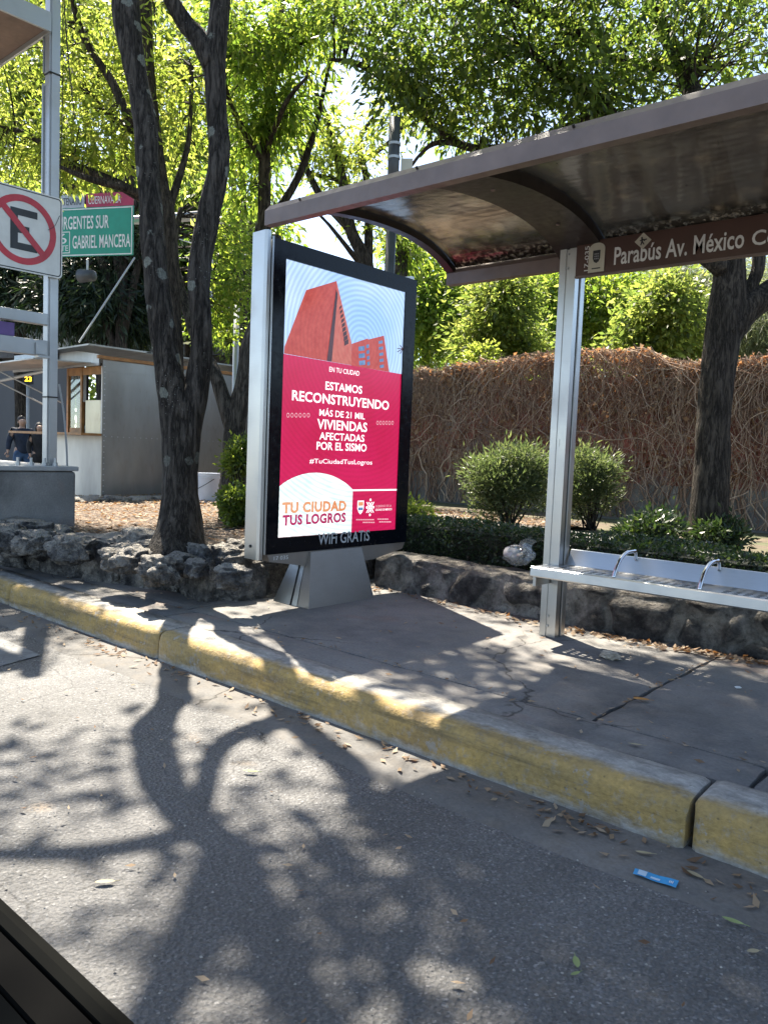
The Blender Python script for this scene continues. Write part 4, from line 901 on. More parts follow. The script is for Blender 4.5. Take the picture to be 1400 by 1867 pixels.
# ================================================================== FAR LEFT: wall, countdown light, overpass
g = G('painted_panel_wall'); M['farwall'] = g.fin(g.ramp(g.noise(.7, 4, vec=g.pos((1, 1, .4))), [(.3, (.045, .05, .06)), (.7, (.075, .08, .092))]), .55)
a, b = at(-260, 830, t=30), at(135, 835, t=27); zt_ = at(60, 655, t=25)[2]; d = (b-a)/np.linalg.norm(b-a)
dw = empty('boundary_wall', (b[0], b[1], 0), 'dark grey panelled wall far behind the two people', 'wall')
m = MB(); L_ = np.linalg.norm((b-a)[:2]); n_ = 9; nn = np.array([d[1], -d[0], 0])
for i in range(n_):
    p0 = a+(b-a)*i/n_; p1 = a+(b-a)*(i+.985)/n_; m.obox(((p0+p1)/2)*(1, 1, 0)+up*(zt_/2+.05), (p1-p0)/2*(1, 1, 0), nn*.06, up*zt_/2)
m.build('panel', M['farwall'], dw)
MB().obox(((a+b)/2)*(1, 1, 0)+up*.15, (b-a)/2*(1, 1, 0), nn*.3, up*.25).build('footing', M['concrete'], dw)
cl = at(52, 692, t=21); cr_ = cl*(1, 1, 0)
cd = empty('countdown_signal', (cl[0], cl[1], .012), 'pedestrian countdown signal showing a glowing amber 23 on a grey pole', 'traffic signal')
MB().tube([cr_, cr_+up*(cl[2]+.3)], .045, 10).build('pole', M['greypaint'], cd, smooth=True)
vd = CAM*(1, 1, 0)-cr_; vd /= np.linalg.norm(vd); sd_ = np.array([-vd[1], vd[0], 0])
hs = MB().obox(cl+vd*.12, sd_*.13, vd*.07, up*.13).build('housing', M['blackmat'], cd)
text('23', cl+vd*.195-sd_*.085-up*.065, sd_, up, .17, .13, .02).build('lettering', glow('amber_lamp', (1, .55, .02), 1.4), hs)
hs = MB().obox(cl+vd*.12+up*.27, sd_*.13, vd*.07, up*.12).build('housing', M['blackmat'], cd)
MB().lathe([(.0, 0), (.05, 0), (.05, .01)], (0, 0, 0), 10).build('x', M['black']) if False else None
text('o', cl+vd*.195+up*.25-sd_*.035, sd_, up, .07, .07, .03).build('lamp', glow('red_lamp', (1, .12, .02), 1.4), hs)
# overpass
ov = empty('overpass', at(250, 800, t=34)*(1, 1, 0), 'concrete road overpass crossing behind the kiosk under the dark trees', 'bridge')
a, b = at(-300, 560, t=40), at(490, 566, t=30); zt_, zb_ = at(300, 596, t=32)[2], at(300, 630, t=32)[2]
d = (b-a)*(1, 1, 0); Ld = np.linalg.norm(d); d /= Ld; nn = np.array([-d[1], d[0], 0]); c = (a+b)/2*(1, 1, 0)
MB().obox(c+nn*3+up*(zt_+zb_)/2, d*Ld/2, nn*3, up*(zt_-zb_)/2).build('deck', M['concrete'], ov)
MB().obox(c+nn*.2+up*(zb_-.22), d*Ld/2, nn*.15, up*.18).obox(c+nn*1.5+up*(zb_-.32), d*Ld/2, nn*.2, up*.30).build('girder', M['dark_concrete'], ov)
MB().obox(c+nn*.1+up*(zt_+.55), d*Ld/2, nn*.08, up*.55).build('parapet', M['concrete'], ov)
for k in (.35, .75, .97):
    p = (a+(b-a)*k)*(1, 1, 0)+nn*2; MB().obox(p+up*(zb_-.6)/2, d*.6, nn*1.5, up*(zb_-.6)/2).build('pier', M['dark_concrete'], ov)
rl = MB(); M['yellow'] = plain('yellow_paint', (.55, .33, .03), .5)
for z in (1.35, 1.6): rl.obox(c+nn*.1+up*(zt_+z), d*Ld/2, nn*.03, up*.03)
for k in np.linspace(.02, .98, 30): rl.obox((a+(b-a)*k)*(1, 1, 0)+nn*.1+up*(zt_+1.35), d*.03, nn*.03, up*.25)
rl.build('railing', M['yellow'], ov)
# lamp post, thin pole, cables
lp = at(710, 500, t=8.0); lp2 = at(716, 240, t=8.0)
la = empty('lamp_post', (lp[0], lp[1], .37), 'dark grey steel post with pale bands and a small white box behind the shelter', 'lamp post')
M['postgrey'] = plain('charcoal_paint', (.045, .05, .055), .45, 0, .15)
MB().tube([(lp[0], lp[1], .37), (lp[0], lp[1], 3.85)], .052, 16).build('pole', M['postgrey'], la, smooth=True)
MB().tube([(lp[0], lp[1], 3.8), (lp[0]-.01, lp[1], 4.6)], .058, 16).build('sleeve', M['postgrey'], la, smooth=True)
for py in (272, 296): z = at(716, py, t=8)[2]; MB().tube([(lp[0], lp[1], z), (lp[0], lp[1], z+.025)], .062, 16).build('band', M['galv'], la)
q = at(741, 306, t=8); MB().obox(q, _r*.045*1.3, _f*(1, 1, 0)*.05, up*.075).build('box', M['offwhite'], la)
tp = at(430, 650, t=11); tq = at(434, 558, t=11)
ep = empty('conduit_pole', (tp[0], tp[1], .4), 'thin grey conduit pole standing beside the forked grey trunk', 'pole')
MB().tube([(tp[0], tp[1], .35), (tp[0], tp[1], tq[2])], .04, 10).build('pole', M['galv'], ep, smooth=True)
MB().tube(smoothpath([at(434, 560, t=11), at(425, 553, t=11), at(418, 562, t=11), at(400, 567, t=11), at(385, 552, t=11), at(378, 540, t=11)], 6), .012, 6).build('wire', M['galv'], ep)
o = MB().tube([at(246, 470, t=12.6), at(145, 624, t=11.6)], .014, 6).build('guy_wire', M['galv']); tag(o, 'straight pale stay wire slanting from the green sign down to the kiosk roof', 'cable')
o = MB().tube(smoothpath([at(310, 430, t=13.2), at(380, 452, t=12.6), at(470, 468, t=12)], 8), .010, 6).build('overhead_cable', M['galv']); tag(o, 'thin sagging overhead cable between the forked trunk and the poster stand', 'cable')

# ================================================================== VINE WALL
wA = at(750, 908, z=.40); wB = wA+np.array([8.2, -.25, 0]); wd = (wB-wA)*(1, 1, 0); wL = np.linalg.norm(wd); wd /= wL; wn = np.array([wd[1], -wd[0], 0])
def onwall(px, py, off=0):
    dd = _f+(px-700)/FPX*_r-(py-933.5)/FPX*_u; t = ((wA+wn*off-CAM)@wn)/(dd@wn); p = CAM+t*dd; return (p-wA)@wd, p[2]
ztop = onwall(770, 679)[1]; zband = onwall(760, 858)[1]
def wp(s, z, off=0): return wA*(1, 1, 0)+wd*s+up*z+wn*off
g = G('red_wall_paint'); n1 = g.noise(1.6, 6, .6); c = g.ramp(n1, [(.38, (.20, .075, .055)), (.62, (.38, .13, .095))]); c = g.mix(g.ramp(g.noise(2.3, 7, .7), [(.56, 0), (.62, .8)]), c, (.30, .27, .25))
M['redwall'] = g.fin(c, .9, normal=g.bump(g.noise(20, 5), .4, .02))
vw = empty('garden_wall', wp(0, .3), 'long red and grey boundary wall smothered in dry brown creeper', 'wall')
s0, s1 = -3.2, wL+9
def wbox(sa, sb, za, zb, o0, o1): 
    return MB().obox(wp((sa+sb)/2, (za+zb)/2, (o0+o1)/2), wd*(sb-sa)/2, wn*(o1-o0)/2, up*(zb-za)/2)
sm_ = onwall(860, 668)[0]
wbox(s0, sm_, zband, ztop-.03, -.25, 0).build('upper_wall', M['redwall'], vw); wbox(sm_, s1, zband, ztop-.22, -.25, 0).build('upper_wall', M['redwall'], vw)
wbox(s0, s1, .2, zband, -.25, .06).build('lower_wall', M['concrete'], vw)
wbox(s0, sm_, ztop-.03, ztop+.01, -.28, .04).build('coping', M['concrete'], vw)
# creeper
vine = empty('dead_creeper', wp(2, .4, .1), 'dense dry brown creeper hanging over the red garden wall', 'creeper')
vm = MB()
topline = [(-3.2, 0), (onwall(800, 674)[0], .0)]+[(lambda q: (q[0], q[1]-ztop))(onwall(a_, b_, .1)) for a_, b_ in ((850, 668), (930, 657), (1000, 650), (1090, 643), (1150, 640), (1190, 646), (1225, 662), (1290, 670), (1340, 664), (1390, 656))]+[(wL+4, -.1), (wL+9, -.1)]; BUL = [(-3.2, .1), (onwall(850, 668)[0], .25), (onwall(1000, 650)[0], .7), (onwall(1150, 640)[0], 1), (onwall(1230, 640)[0], .6), (wL+9, .6)]
def vtop(s): return ztop+.07*noise.noise((s*2.3, 1, 0))+.05*noise.noise((s*6, 5, 0))+np.interp(s, [a for a, b in topline], [b for a, b in topline])
for i in range(5200):
    s = rng.uniform(-1.2, wL+1.8); heavy = np.interp(s, [a for a, b in BUL], [b for a, b in BUL])
    z = vtop(s)+rng.normal(0, .05) if rng.random() < .55 else rng.uniform(.9, ztop)
    off = rng.uniform(.01, .06+.34*heavy); n = rng.integers(8, 16); ang = rng.normal(-math.pi/2, .9); st = rng.uniform(.05, .13); pts = []
    for k in range(n):
        pts.append(wp(s, z, max(.012, off))); ang += rng.normal(0, .27)+(-math.pi/2-ang)*.08; s += st*math.cos(ang); z += st*math.sin(ang); off += rng.normal(0, .012)
        if z > vtop(s)+.05: z = vtop(s)+.05; ang = -abs(ang)
        if z < .42: break
    if len(pts) > 3: vm.tube(pts, np.linspace(1, .5, len(pts))*rng.uniform(.0022, .0075), 3, cap=False)
for i in range(260):                       # straight rooted stems at the foot
    s = rng.uniform(-1, wL+1.5); z = .4; pts = []; off = rng.uniform(.07, .14)
    for k in range(9): pts.append(wp(s, z, off)); s += rng.normal(0, .06); z += .12; off = max(.06, off+rng.normal(0, .01))
    vm.tube(pts, rng.uniform(.005, .014), 4, cap=False)
g = G('dry_stem'); ge = g.n('NewGeometry'); M['stem'] = g.fin(g.ramp(ge.outputs['Random Per Island'], [(0, (.14, .075, .05)), (.55, (.30, .20, .138)), (1, (.50, .39, .29))]), .9)
vm.build('stems', M['stem'], vine, fix=False)
# ================================================================== FOLIAGE
class Leaves:
    def __init__(s): s.c = []
    def put(s, base, d, L, W, fold=.12):
        """arrays: base (n,3), direction (n,3) unit, length, width"""
        n = len(base); L = np.broadcast_to(L, (n,))[:, None]; W = np.broadcast_to(W, (n,))[:, None]
        h = rng.normal(size=(n, 3)); sd = np.cross(d, h); sd /= np.linalg.norm(sd, axis=1)[:, None]+1e-9; nr = np.cross(sd, d)
        mid = base+d*L*.45; tip = base+d*L-nr*L*.10
        s.c.append(np.stack([base, mid+sd*W/2+nr*W*fold, tip, mid-sd*W/2+nr*W*fold], 1).reshape(-1, 3)); return s
    def build(s, name, mat, parent=None):
        V = np.concatenate(s.c)-wloc(parent); n = len(V)//4
        me = bpy.data.meshes.new(name); me.vertices.add(n*4); me.loops.add(n*4); me.polygons.add(n)
        me.vertices.foreach_set('co', V.astype(np.float32).ravel()); me.loops.foreach_set('vertex_index', np.arange(n*4, dtype=np.int32))
        me.polygons.foreach_set('loop_start', np.arange(n, dtype=np.int32)*4); me.polygons.foreach_set('loop_total', np.full(n, 4, np.int32))
        me.update(calc_edges=True); me.materials.append(mat); me.validate()
        o = bpy.data.objects.new(name, me); COL.objects.link(o)
        if parent: o.parent = parent
        return o
def unit(a): return a/(np.linalg.norm(a, axis=-1, keepdims=True)+1e-9)
def sphere(n): return unit(rng.normal(size=(n, 3)))
def clusters(lv, cen, r, per, L, W, droop=.35, flat=.8):
    """leaf clumps: per leaves about each centre, pointing out and down"""
    n = len(cen)*per; c = np.repeat(cen, per, 0); o = rng.normal(size=(n, 3))*r*np.array([1, 1, flat])*.55
    d = unit(unit(o)+sphere(n)*.7+np.array([0, 0, -droop])); k = rng.uniform(.45, 1.4, n)
    lv.put(c+o, d, L*k, W*k*rng.uniform(.75, 1.35, n))
def inball(n, c, R, shell=.55):
    u = sphere(n)*(rng.uniform(shell**3, 1, n)**(1/3))[:, None]; return np.asarray(c)+u*np.asarray(R)
def twigs(mb, cen, limbs, r=.010, frac=1.0, curl=.15):
    LP = np.concatenate(limbs)
    for c in cen:
        if rng.random() > frac: continue
        d = np.linalg.norm(LP-c, axis=1); j = np.argmin(d+rng.uniform(0, .25)*(LP[:, 2]-c[2]).clip(0)); a = LP[j]; L = np.linalg.norm(c-a)
        if L < .05 or L > 1.5: continue
        m = (a+c)/2+rng.normal(size=3)*L*curl*.5+np.array([0, 0, L*curl]); mb.tube(smoothpath([a, m, c], 4), np.linspace(r*1.2*(L/1.0)**.5+.002, .003, 9), 4, cap=False)
LIME = [(.2, (.035, .055, .010)), (.55, (.055, .085, .014)), (.85, (.085, .11, .02))]
M['lf_lime'] = leafmat('lime_leaf', LIME, [(.28, .40, .05), (.50, .59, .09), (.74, .75, .17)], .60)
M['lf_lime2'] = leafmat('yellow_green_leaf', LIME, [(.17, .27, .05), (.36, .45, .08), (.62, .65, .15)], .55)
M['lf_mid'] = leafmat('mid_green_leaf', [(.2, (.028, .05, .014)), (.55, (.045, .075, .02)), (.85, (.075, .10, .03))], [(.22, .38, .04), (.38, .52, .06), (.62, .70, .09)], .58)
M['lf_dark'] = leafmat('dark_green_leaf', [(.2, (.018, .034, .012)), (.55, (.032, .055, .018)), (.85, (.055, .08, .025))], [(.11, .19, .03), (.24, .36, .05), (.60, .68, .10)], .52)
M['lf_grey'] = leafmat('grey_green_needle', [(.2, (.06, .075, .05)), (.55, (.10, .115, .075)), (.85, (.15, .16, .10))], [(.22, .28, .12), (.36, .42, .18), (.5, .54, .25)], .5)
M['lf_ever'] = leafmat('evergreen_needle', [(.2, (.012, .022, .012)), (.55, (.022, .038, .018)), (.85, (.04, .06, .025))], [(.02, .04, .015), (.04, .08, .02), (.09, .13, .03)], .25)
M['lf_box'] = leafmat('box_leaf', [(.2, (.035, .06, .014)), (.55, (.065, .10, .025)), (.85, (.12, .15, .04))], [(.2, .32, .04), (.36, .48, .05), (.55, .62, .08)], .45, .35, .5)
M['lf_hedge'] = leafmat('hedge_leaf', [(.2, (.014, .028, .013)), (.55, (.028, .048, .02)), (.85, (.05, .075, .028))], [(.03, .06, .015), (.06, .12, .02), (.16, .22, .04)], .25, .4, .5)
M['lf_shrub'] = leafmat('shrub_leaf', [(.2, (.03, .045, .022)), (.55, (.055, .075, .035)), (.85, (.10, .12, .06))], [(.10, .16, .05), (.2, .27, .08), (.36, .42, .14)], .4)
M['lf_dry'] = leafmat('dry_leaf', [(.1, (.11, .07, .045)), (.4, (.21, .145, .095)), (.65, (.31, .24, .165)), (.9, (.44, .36, .27))], [(.3, .12, .03), (.42, .2, .06), (.5, .34, .16)], .25, .7, .2)
M['lf_vine'] = leafmat('dry_creeper_leaf', [(.1, (.22, .11, .06)), (.4, (.30, .18, .10)), (.65, (.42, .29, .18)), (.9, (.52, .39, .27))], [(.5, .2, .07), (.55, .3, .13), (.6, .45, .28)], .35, .7, .2)

# dry leaves of the creeper
lv = Leaves(); n = 15000; s = rng.uniform(-1.2, wL+1.8, n); hv = np.interp(s, [a for a, b in BUL], [b for a, b in BUL])
top = np.array([vtop(a) for a in s]); z = np.where(rng.random(n) < .5, top-np.abs(rng.normal(0, .22, n))+.05, rng.uniform(1.0, 1.0*ztop, n)); clump = np.array([noise.noise((a*2.2, b*2.2, 4)) for a, b in zip(s, z)]); keep = rng.random(n) < (.26+.7*hv)*(.5+2.2*np.clip(clump+.1, 0, 1)); s, z, hv = s[keep], z[keep], hv[keep]
base = np.array([wp(a, b, rng.uniform(.03, .10+.18*c)) for a, b, c in zip(s, z, hv)]); d = unit(sphere(len(base))+np.array([0, 0, -.6])); k = rng.uniform(.35, 1.3, len(base))
lv.put(base, d, .085*k, .058*k, .35); lv.build('dry_leaves', M['lf_vine'], vine)
# caps of the twiggy mass on top of the wall
# ---------------------------------------------------------------- the forked tree (tree of the foreground)
def trunk_mesh(mb, pts, radii, sides=40, res=14, amp=.018, sc=9, seed=0):
    P = smoothpath(pts, res); R = np.interp(np.linspace(0, 1, len(P)), np.linspace(0, 1, len(radii)), radii); n0 = mb.n; mb.tube(P, R, sides)
    V = mb.v[-1]; ctr = np.repeat(P, sides, 0); o = V-ctr; L = np.linalg.norm(o, axis=1)
    k = np.array([abs(noise.noise((v[0]*sc, v[1]*sc, v[2]*sc*.22+seed)))*1.6+noise.noise((v[0]*3, v[1]*3, v[2]*1.2+seed))*1.1+.4*noise.noise((v[0]*sc*2.6, v[1]*sc*2.6, v[2]*sc*.6)) for v in V])
    mb.v[-1] = V+o/L[:, None]*(k*amp)[:, None]; return P
D1 = 5.7
def T(px, py, t=D1): return at(px, py, t=t)
t1 = empty('forked_tree', T(325, 1000), 'big forked tree with two dark lichen-spotted trunks standing in the boulder bed', 'tree')
tm = MB(); wpx = D1/FPX
Lpts = [T(326, 1012), T(327, 970), T(328, 900), T(327, 800), T(316, 720), T(304, 640), T(286, 500), T(267, 250), T(251, 150), T(231, 20), at(226, -130, t=5.75), at(232, -290, t=5.78), np.array([-5.42, 3.3, 6.25])]
Lr = [62, 42, 29, 28, 27, 22, 20, 17, 18, 25, 22, 20, 18]; trunk_mesh(tm, Lpts, [r*wpx for r in Lr], 48, 14, .016, 9, 0)
Rpts = [T(322, 1000), T(328, 900), T(340, 800), T(360, 700), T(368, 636), T(365, 500), T(380, 400), T(399, 300), T(396, 200), T(393, 110), T(402, 10), at(412, -160, t=5.8), at(405, -320, t=5.9), np.array([-5.0, 3.9, 6.4])]
Rr = [28, 29, 27, 22, 19, 19, 21, 20, 18, 20, 17, 16, 15, 14]; trunk_mesh(tm, Rpts, [r*wpx for r in Rr], 40, 14, .014, 9, 5)
for k, (a, b) in enumerate([(298, 1003), (352, 1000), (340, 1010), (310, 1012)]):
    trunk_mesh(tm, [T(325+(a-325)*.4, 955), T(a, 985), T(a+(a-325)*.7, 1018)], [.08, .055, .03], 14, 6, .008, 9, k)
for pts, r in (([T(392, 120), T(362, 70), T(330, 30), at(290, -60, t=5.6), at(260, -250, t=5.4)], [.085, .07, .06, .05, .04]),
               ([np.array([-5.42, 3.3, 6.15]), np.array([-5.46, 3.05, 6.9]), np.array([-5.45, 2.6, 7.8]), np.array([-5.2, 2.2, 8.6])], [.09, .075, .05, .02]),
               ([np.array([-5.42, 3.3, 6.15]), np.array([-5.32, 3.28, 7.1]), np.array([-5.0, 3.3, 8.0]), np.array([-4.4, 3.2, 8.8])], [.09, .075, .05, .02]),
               ([np.array([-5.42, 3.25, 5.9]), np.array([-5.9, 3.0, 6.4]), np.array([-6.8, 2.6, 6.9])], [.06, .045, .02]),
               ([np.array([-5.0, 3.9, 6.3]), np.array([-4.2, 3.8, 6.9]), np.array([-3.2, 3.3, 7.4]), np.array([-2.2, 3.0, 7.7])], [.085, .07, .05, .02]),
               ([np.array([-5.0, 3.9, 6.3]), np.array([-5.1, 4.4, 7.2]), np.array([-5.0, 4.8, 8.2])], [.08, .06, .02]),
               ([at(400, -250, t=5.85), np.array([-4.3, 3.4, 6.2]), np.array([-3.6, 2.7, 6.7]), np.array([-2.9, 2.0, 7.0])], [.06, .05, .04, .015])):
    trunk_mesh(tm, pts, r, 14, 6, .006, 9, 3)
trk = tm.build('trunk', M['bark_dark'], t1, smooth=True, fix=False)
limbs = [smoothpath(p, 5) for p in ([(-5.42, 3.3, 6.15), (-5.46, 3.05, 6.9), (-5.45, 2.6, 7.8), (-5.2, 2.2, 8.6)], [(-5.42, 3.3, 6.15), (-5.32, 3.28, 7.1), (-5.0, 3.3, 8.0), (-4.4, 3.2, 8.8)], [(-5.42, 3.25, 5.9), (-5.9, 3.0, 6.4), (-6.8, 2.6, 6.9)], [(-5.0, 3.9, 6.3), (-4.2, 3.8, 6.9), (-3.2, 3.3, 7.4), (-2.2, 3.0, 7.7)], [(-5, 3.9, 6.3), (-5.1, 4.4, 7.2), (-5.0, 4.8, 8.2)], [(-4.3, 3.4, 6.2), (-3.6, 2.7, 6.7), (-2.9, 2.0, 7.0)])]
limbs_low = [smoothpath([at(260, -250, t=5.4), at(290, -60, t=5.6), T(362, 70)], 6)]
# crown: patches placed so that the canopy shades the ground the photo shows in shade
lv = Leaves(); br = MB(); cen = []
for c, R, n_ in (((-3.9, 3.2, 7.4), (1.0, .9, .5), 90), ((-3.0, 3.6, 7.6), (1.1, 1.0, .5), 80), ((-4.7, 4.0, 8.0), (1.0, .9, .5), 70), ((-4.9, 3.0, 8.2), (.7, .6, .4), 36), ((-5.3, 3.9, 7.5), (.7, .6, .35), 44), ((-5.9, 3.6, 7.8), (.9, .9, .4), 9), ((-6.9, 3.2, 7.2), (.8, .6, .4), 7), ((-5.3, 5.8, 7.4), (.7, .5, .3), 40), ((-7.1, 5.1, 7.4), (.9, .5, .3), 30), ((-5.6, 3.2, 6.7), (.7, .5, .4), 9), ((-5.0, 2.5, 7.3), (.6, .5, .4), 12), ((-4.4, 5.0, 7.4), (1.2, .7, .5), 60), ((-5.8, 4.9, 7.0), (.8, .7, .4), 14), ((-6.3, 4.6, 6.4), (.8, .7, .4), 10), ((-2.0, 3.2, 7.9), (1.0, .8, .5), 50)):
    cen.append(inball(n_, np.array(c)+np.array([.16, .35, 0]), R, .2))
cen = np.concatenate(cen); clusters(lv, cen, .30, 44, .13, .055, .3); twigs(br, cen, limbs, .010, .8)
br.build('branches', M['bark_dark'], t1, fix=False); lv.build('crown', M['lf_mid'], t1)

# ---------------------------------------------------------------- generic tree
def tree(name, label, base, trunk, tr, limbs_, blobs, leaf, bark, per=40, L=.11, W=.035, r=.28, droop=.4, group=None, sides=12, shell=.35, twr=.012, cat='tree', amp=.006, twf=.8):
    root = empty(name, base, label, cat, group); m = MB()
    P = trunk_mesh(m, trunk, tr, sides, 8, amp, 8, base[0]); LP = [P[len(P)//2:]]
    for pts, rr in limbs_: LP.append(trunk_mesh(m, pts, rr, 9, 6, amp*.6, 8, 1))
    m.build('trunk', bark, root, smooth=True, fix=False)
    cen = np.concatenate([inball(n_, c, R, shell) for c, R, n_ in blobs]); lv = Leaves(); clusters(lv, cen, r, per, L, W, droop)
    bm_ = MB(); twigs(bm_, cen, LP, twr, twf)
    if bm_.v: bm_.build('branches', bark, root, fix=False)
    lv.build('crown', leaf, root); return root
def A(px, py, t): return at(px, py, t=t)
def gb(px, t, z=.35): p = at(px, 850, t=t); return np.array([p[0], p[1], z])
# lime-green tree behind the forked one, spreading left
t_ = 8.8
tree('spreading_tree', 'lime green backlit tree spreading leftwards behind the forked trunks', gb(322, t_), [gb(322, t_), A(318, 700, t_), A(306, 420, t_), A(292, 330, t_), A(270, 150, t_), A(262, -50, t_), A(250, -260, t_)], [.13, .11, .10, .09, .08, .07, .05],
     [([A(300, 385, t_), A(215, 335, t_), A(120, 295, 8.9), A(60, 250, 9), A(-40, 215, 9.1)], [.07, .055, .045, .035, .02]), ([A(296, 370, t_), A(235, 345, 8.6), A(160, 325, 8.5), A(80, 290, 8.5)], [.05, .04, .03, .015]), ([A(285, 250, t_), A(235, 210, 8.6), A(205, 150, 8.6), A(150, 60, 8.5), A(120, -60, 8.5)], [.06, .05, .045, .035, .02]), ([A(285, 255, t_), A(200, 210, 9.2), A(90, 90, 9.4), A(30, 40, 9.4)], [.05, .04, .03, .02]), ([A(300, 400, t_), A(325, 330, 8.9), A(345, 250, 9), A(350, 120, 9)], [.05, .04, .03, .02])],
     [(A(60, 130, 9.2), (1.0, .8, .8), 48), (A(190, 90, 9), (.9, .8, .7), 40), (A(30, 280, 9.2), (.8, .6, .45), 34), (A(165, 262, 9), (.75, .6, .30), 36), (A(320, 200, 9.3), (.6, .6, .9), 26), (A(230, -60, 9), (1.4, 1.2, .6), 14), (A(60, -30, 9.2), (1.2, 1, .6), 14), (A(-120, 150, 9.3), (1.0, 1, 1), 12), (A(250, 200, 9.6), (.6, .6, .7), 24)], M['lf_lime'], M['bark_brown'], 46, .115, .030, .30, .5)
# a second one farther back with darker leaves between the trunks and to their right
t_ = 10.5
tree('leaning_tree', 'slender leaning tree with drooping dark green leaves right of the forked trunks', gb(480, t_), [gb(480, t_), A(478, 620, t_), A(482, 420, t_), A(484, 260, t_), A(500, 120, t_), A(520, -60, t_)], [.11, .10, .085, .075, .06, .04],
     [([A(482, 420, t_), A(540, 330, 10.6), A(575, 230, 10.6), A(600, 120, 10.6)], [.06, .05, .04, .02]), ([A(484, 300, t_), A(440, 230, 10.2), A(410, 150, 10), A(420, 60, 10)], [.05, .04, .03, .015]), ([A(500, 120, t_), A(580, 60, 10.2), A(660, 20, 10)], [.045, .035, .02]), ([A(484, 280, t_), A(520, 190, 9.8), A(560, 140, 9.6)], [.04, .03, .015])],
     [(A(490, 140, 10.2), (.65, .6, .7), 40), (A(450, 60, 10), (.6, .6, .5), 30), (A(600, 40, 10), (.7, .6, .4), 26), (A(455, 250, 10.6), (.35, .4, .5), 20), (A(530, 210, 10.4), (.3, .4, .4), 14), (A(500, -80, 10.2), (1.5, 1.0, .5), 16), (A(445, 330, 10.8), (.35, .4, .5), 14)], M['lf_mid'], M['bark_brown'], 44, .15, .036, .28, .9)
# the grey forked trunk by the kiosk
t_ = 8.6
tree('grey_forked_tree', 'smooth grey tree forking low in front of the right end of the kiosk', gb(428, t_, .38), [gb(428, t_, .3), A(428, 850, t_), A(430, 770, t_), A(446, 700, t_), A(458, 620, t_), A(486, 540, t_), A(505, 430, t_)], [.17, .135, .11, .10, .085, .07, .05],
     [([A(430, 790, t_), A(408, 730, t_), A(388, 670, t_), A(355, 610, 8.9), A(318, 470, 9.2), A(330, 380, 9.3)], [.11, .085, .07, .06, .045, .03])],
     [(A(425, 540, 9.6), (.30, .35, .35), 24), (A(395, 590, 9.8), (.22, .3, .25), 12), (A(415, 440, 9.8), (.35, .35, .35), 24)], M['lf_mid'], M['bark_grey'], 40, .09, .035, .22, .4, sides=20, amp=.008)
# right tree behind the bench with the great crown over the shelter
t_ = 9.3
cr = [(A(800, 60, 8.6), (1.0, .9, .6), 58), (A(960, 40, 8.4), (1.2, 1, .7), 76), (A(1130, 60, 8.6), (1.1, 1, .7), 62), (A(1290, 60, 8.8), (1.1, 1, .6), 50), (A(880, 190, 9), (.75, .7, .4), 46), (A(1010, 180, 8.8), (.7, .6, .35), 36), (A(1100, 190, 9.2), (.8, .7, .35), 22), (A(740, 150, 9), (.45, .5, .4), 20), (A(1000, -130, 8.6), (2.4, 1.6, .5), 40), (A(1300, -80, 9), (1.3, 1.2, .5), 20), (A(1400, 120, 9.5), (.8, .8, .6), 24), (A(680, 40, 9.2), (.6, .6, .5), 18)]
def rt_(px, py, t=7.95): return A(px, py, t)
tree('broad_tree', 'broad dark tree behind the bench with a heavy crown hanging over the shelter roof', gb(1292, 7.95, .37), [gb(1292, 7.95, .3), rt_(1291, 950), rt_(1296, 850), rt_(1300, 760), rt_(1312, 650), rt_(1322, 570), rt_(1330, 490), rt_(1322, 380), rt_(1290, 250), rt_(1240, 120, 9.1), rt_(1180, 0, 9)], [.23, .185, .165, .16, .165, .18, .145, .13, .11, .09, .06],
     [([rt_(1318, 610), rt_(1360, 565), rt_(1410, 530), rt_(1500, 470), rt_(1600, 330)], [.17, .14, .13, .11, .07]), ([rt_(1345, 560), rt_(1378, 500), rt_(1385, 430), rt_(1400, 330), rt_(1420, 200)], [.06, .06, .055, .05, .03]), ([rt_(1326, 500), rt_(1290, 470), rt_(1230, 430, 9.2), rt_(1170, 330, 9), rt_(1110, 200, 8.8), rt_(1040, 150, 8.7), rt_(960, 90, 8.6)], [.10, .09, .08, .075, .06, .05, .03]), ([rt_(1240, 120, 9.1), rt_(1130, 110, 8.9), rt_(1000, 30, 8.6), rt_(860, -20, 8.5)], [.07, .06, .05, .03]), ([rt_(1110, 200, 8.8), rt_(960, 260, 9.2), rt_(860, 270, 9.3), rt_(790, 230, 9.4), rt_(740, 175, 9.4), rt_(660, 120, 9.4), rt_(600, 108, 9.4)], [.05, .05, .045, .045, .04, .035, .02]), ([rt_(860, 270, 9.3), rt_(790, 262, 9.3), rt_(735, 320, 9.4)], [.03, .025, .012])],
     cr, M['lf_dark'], M['bark_brown'], 46, .105, .038, .30, .5, sides=28, amp=.014)
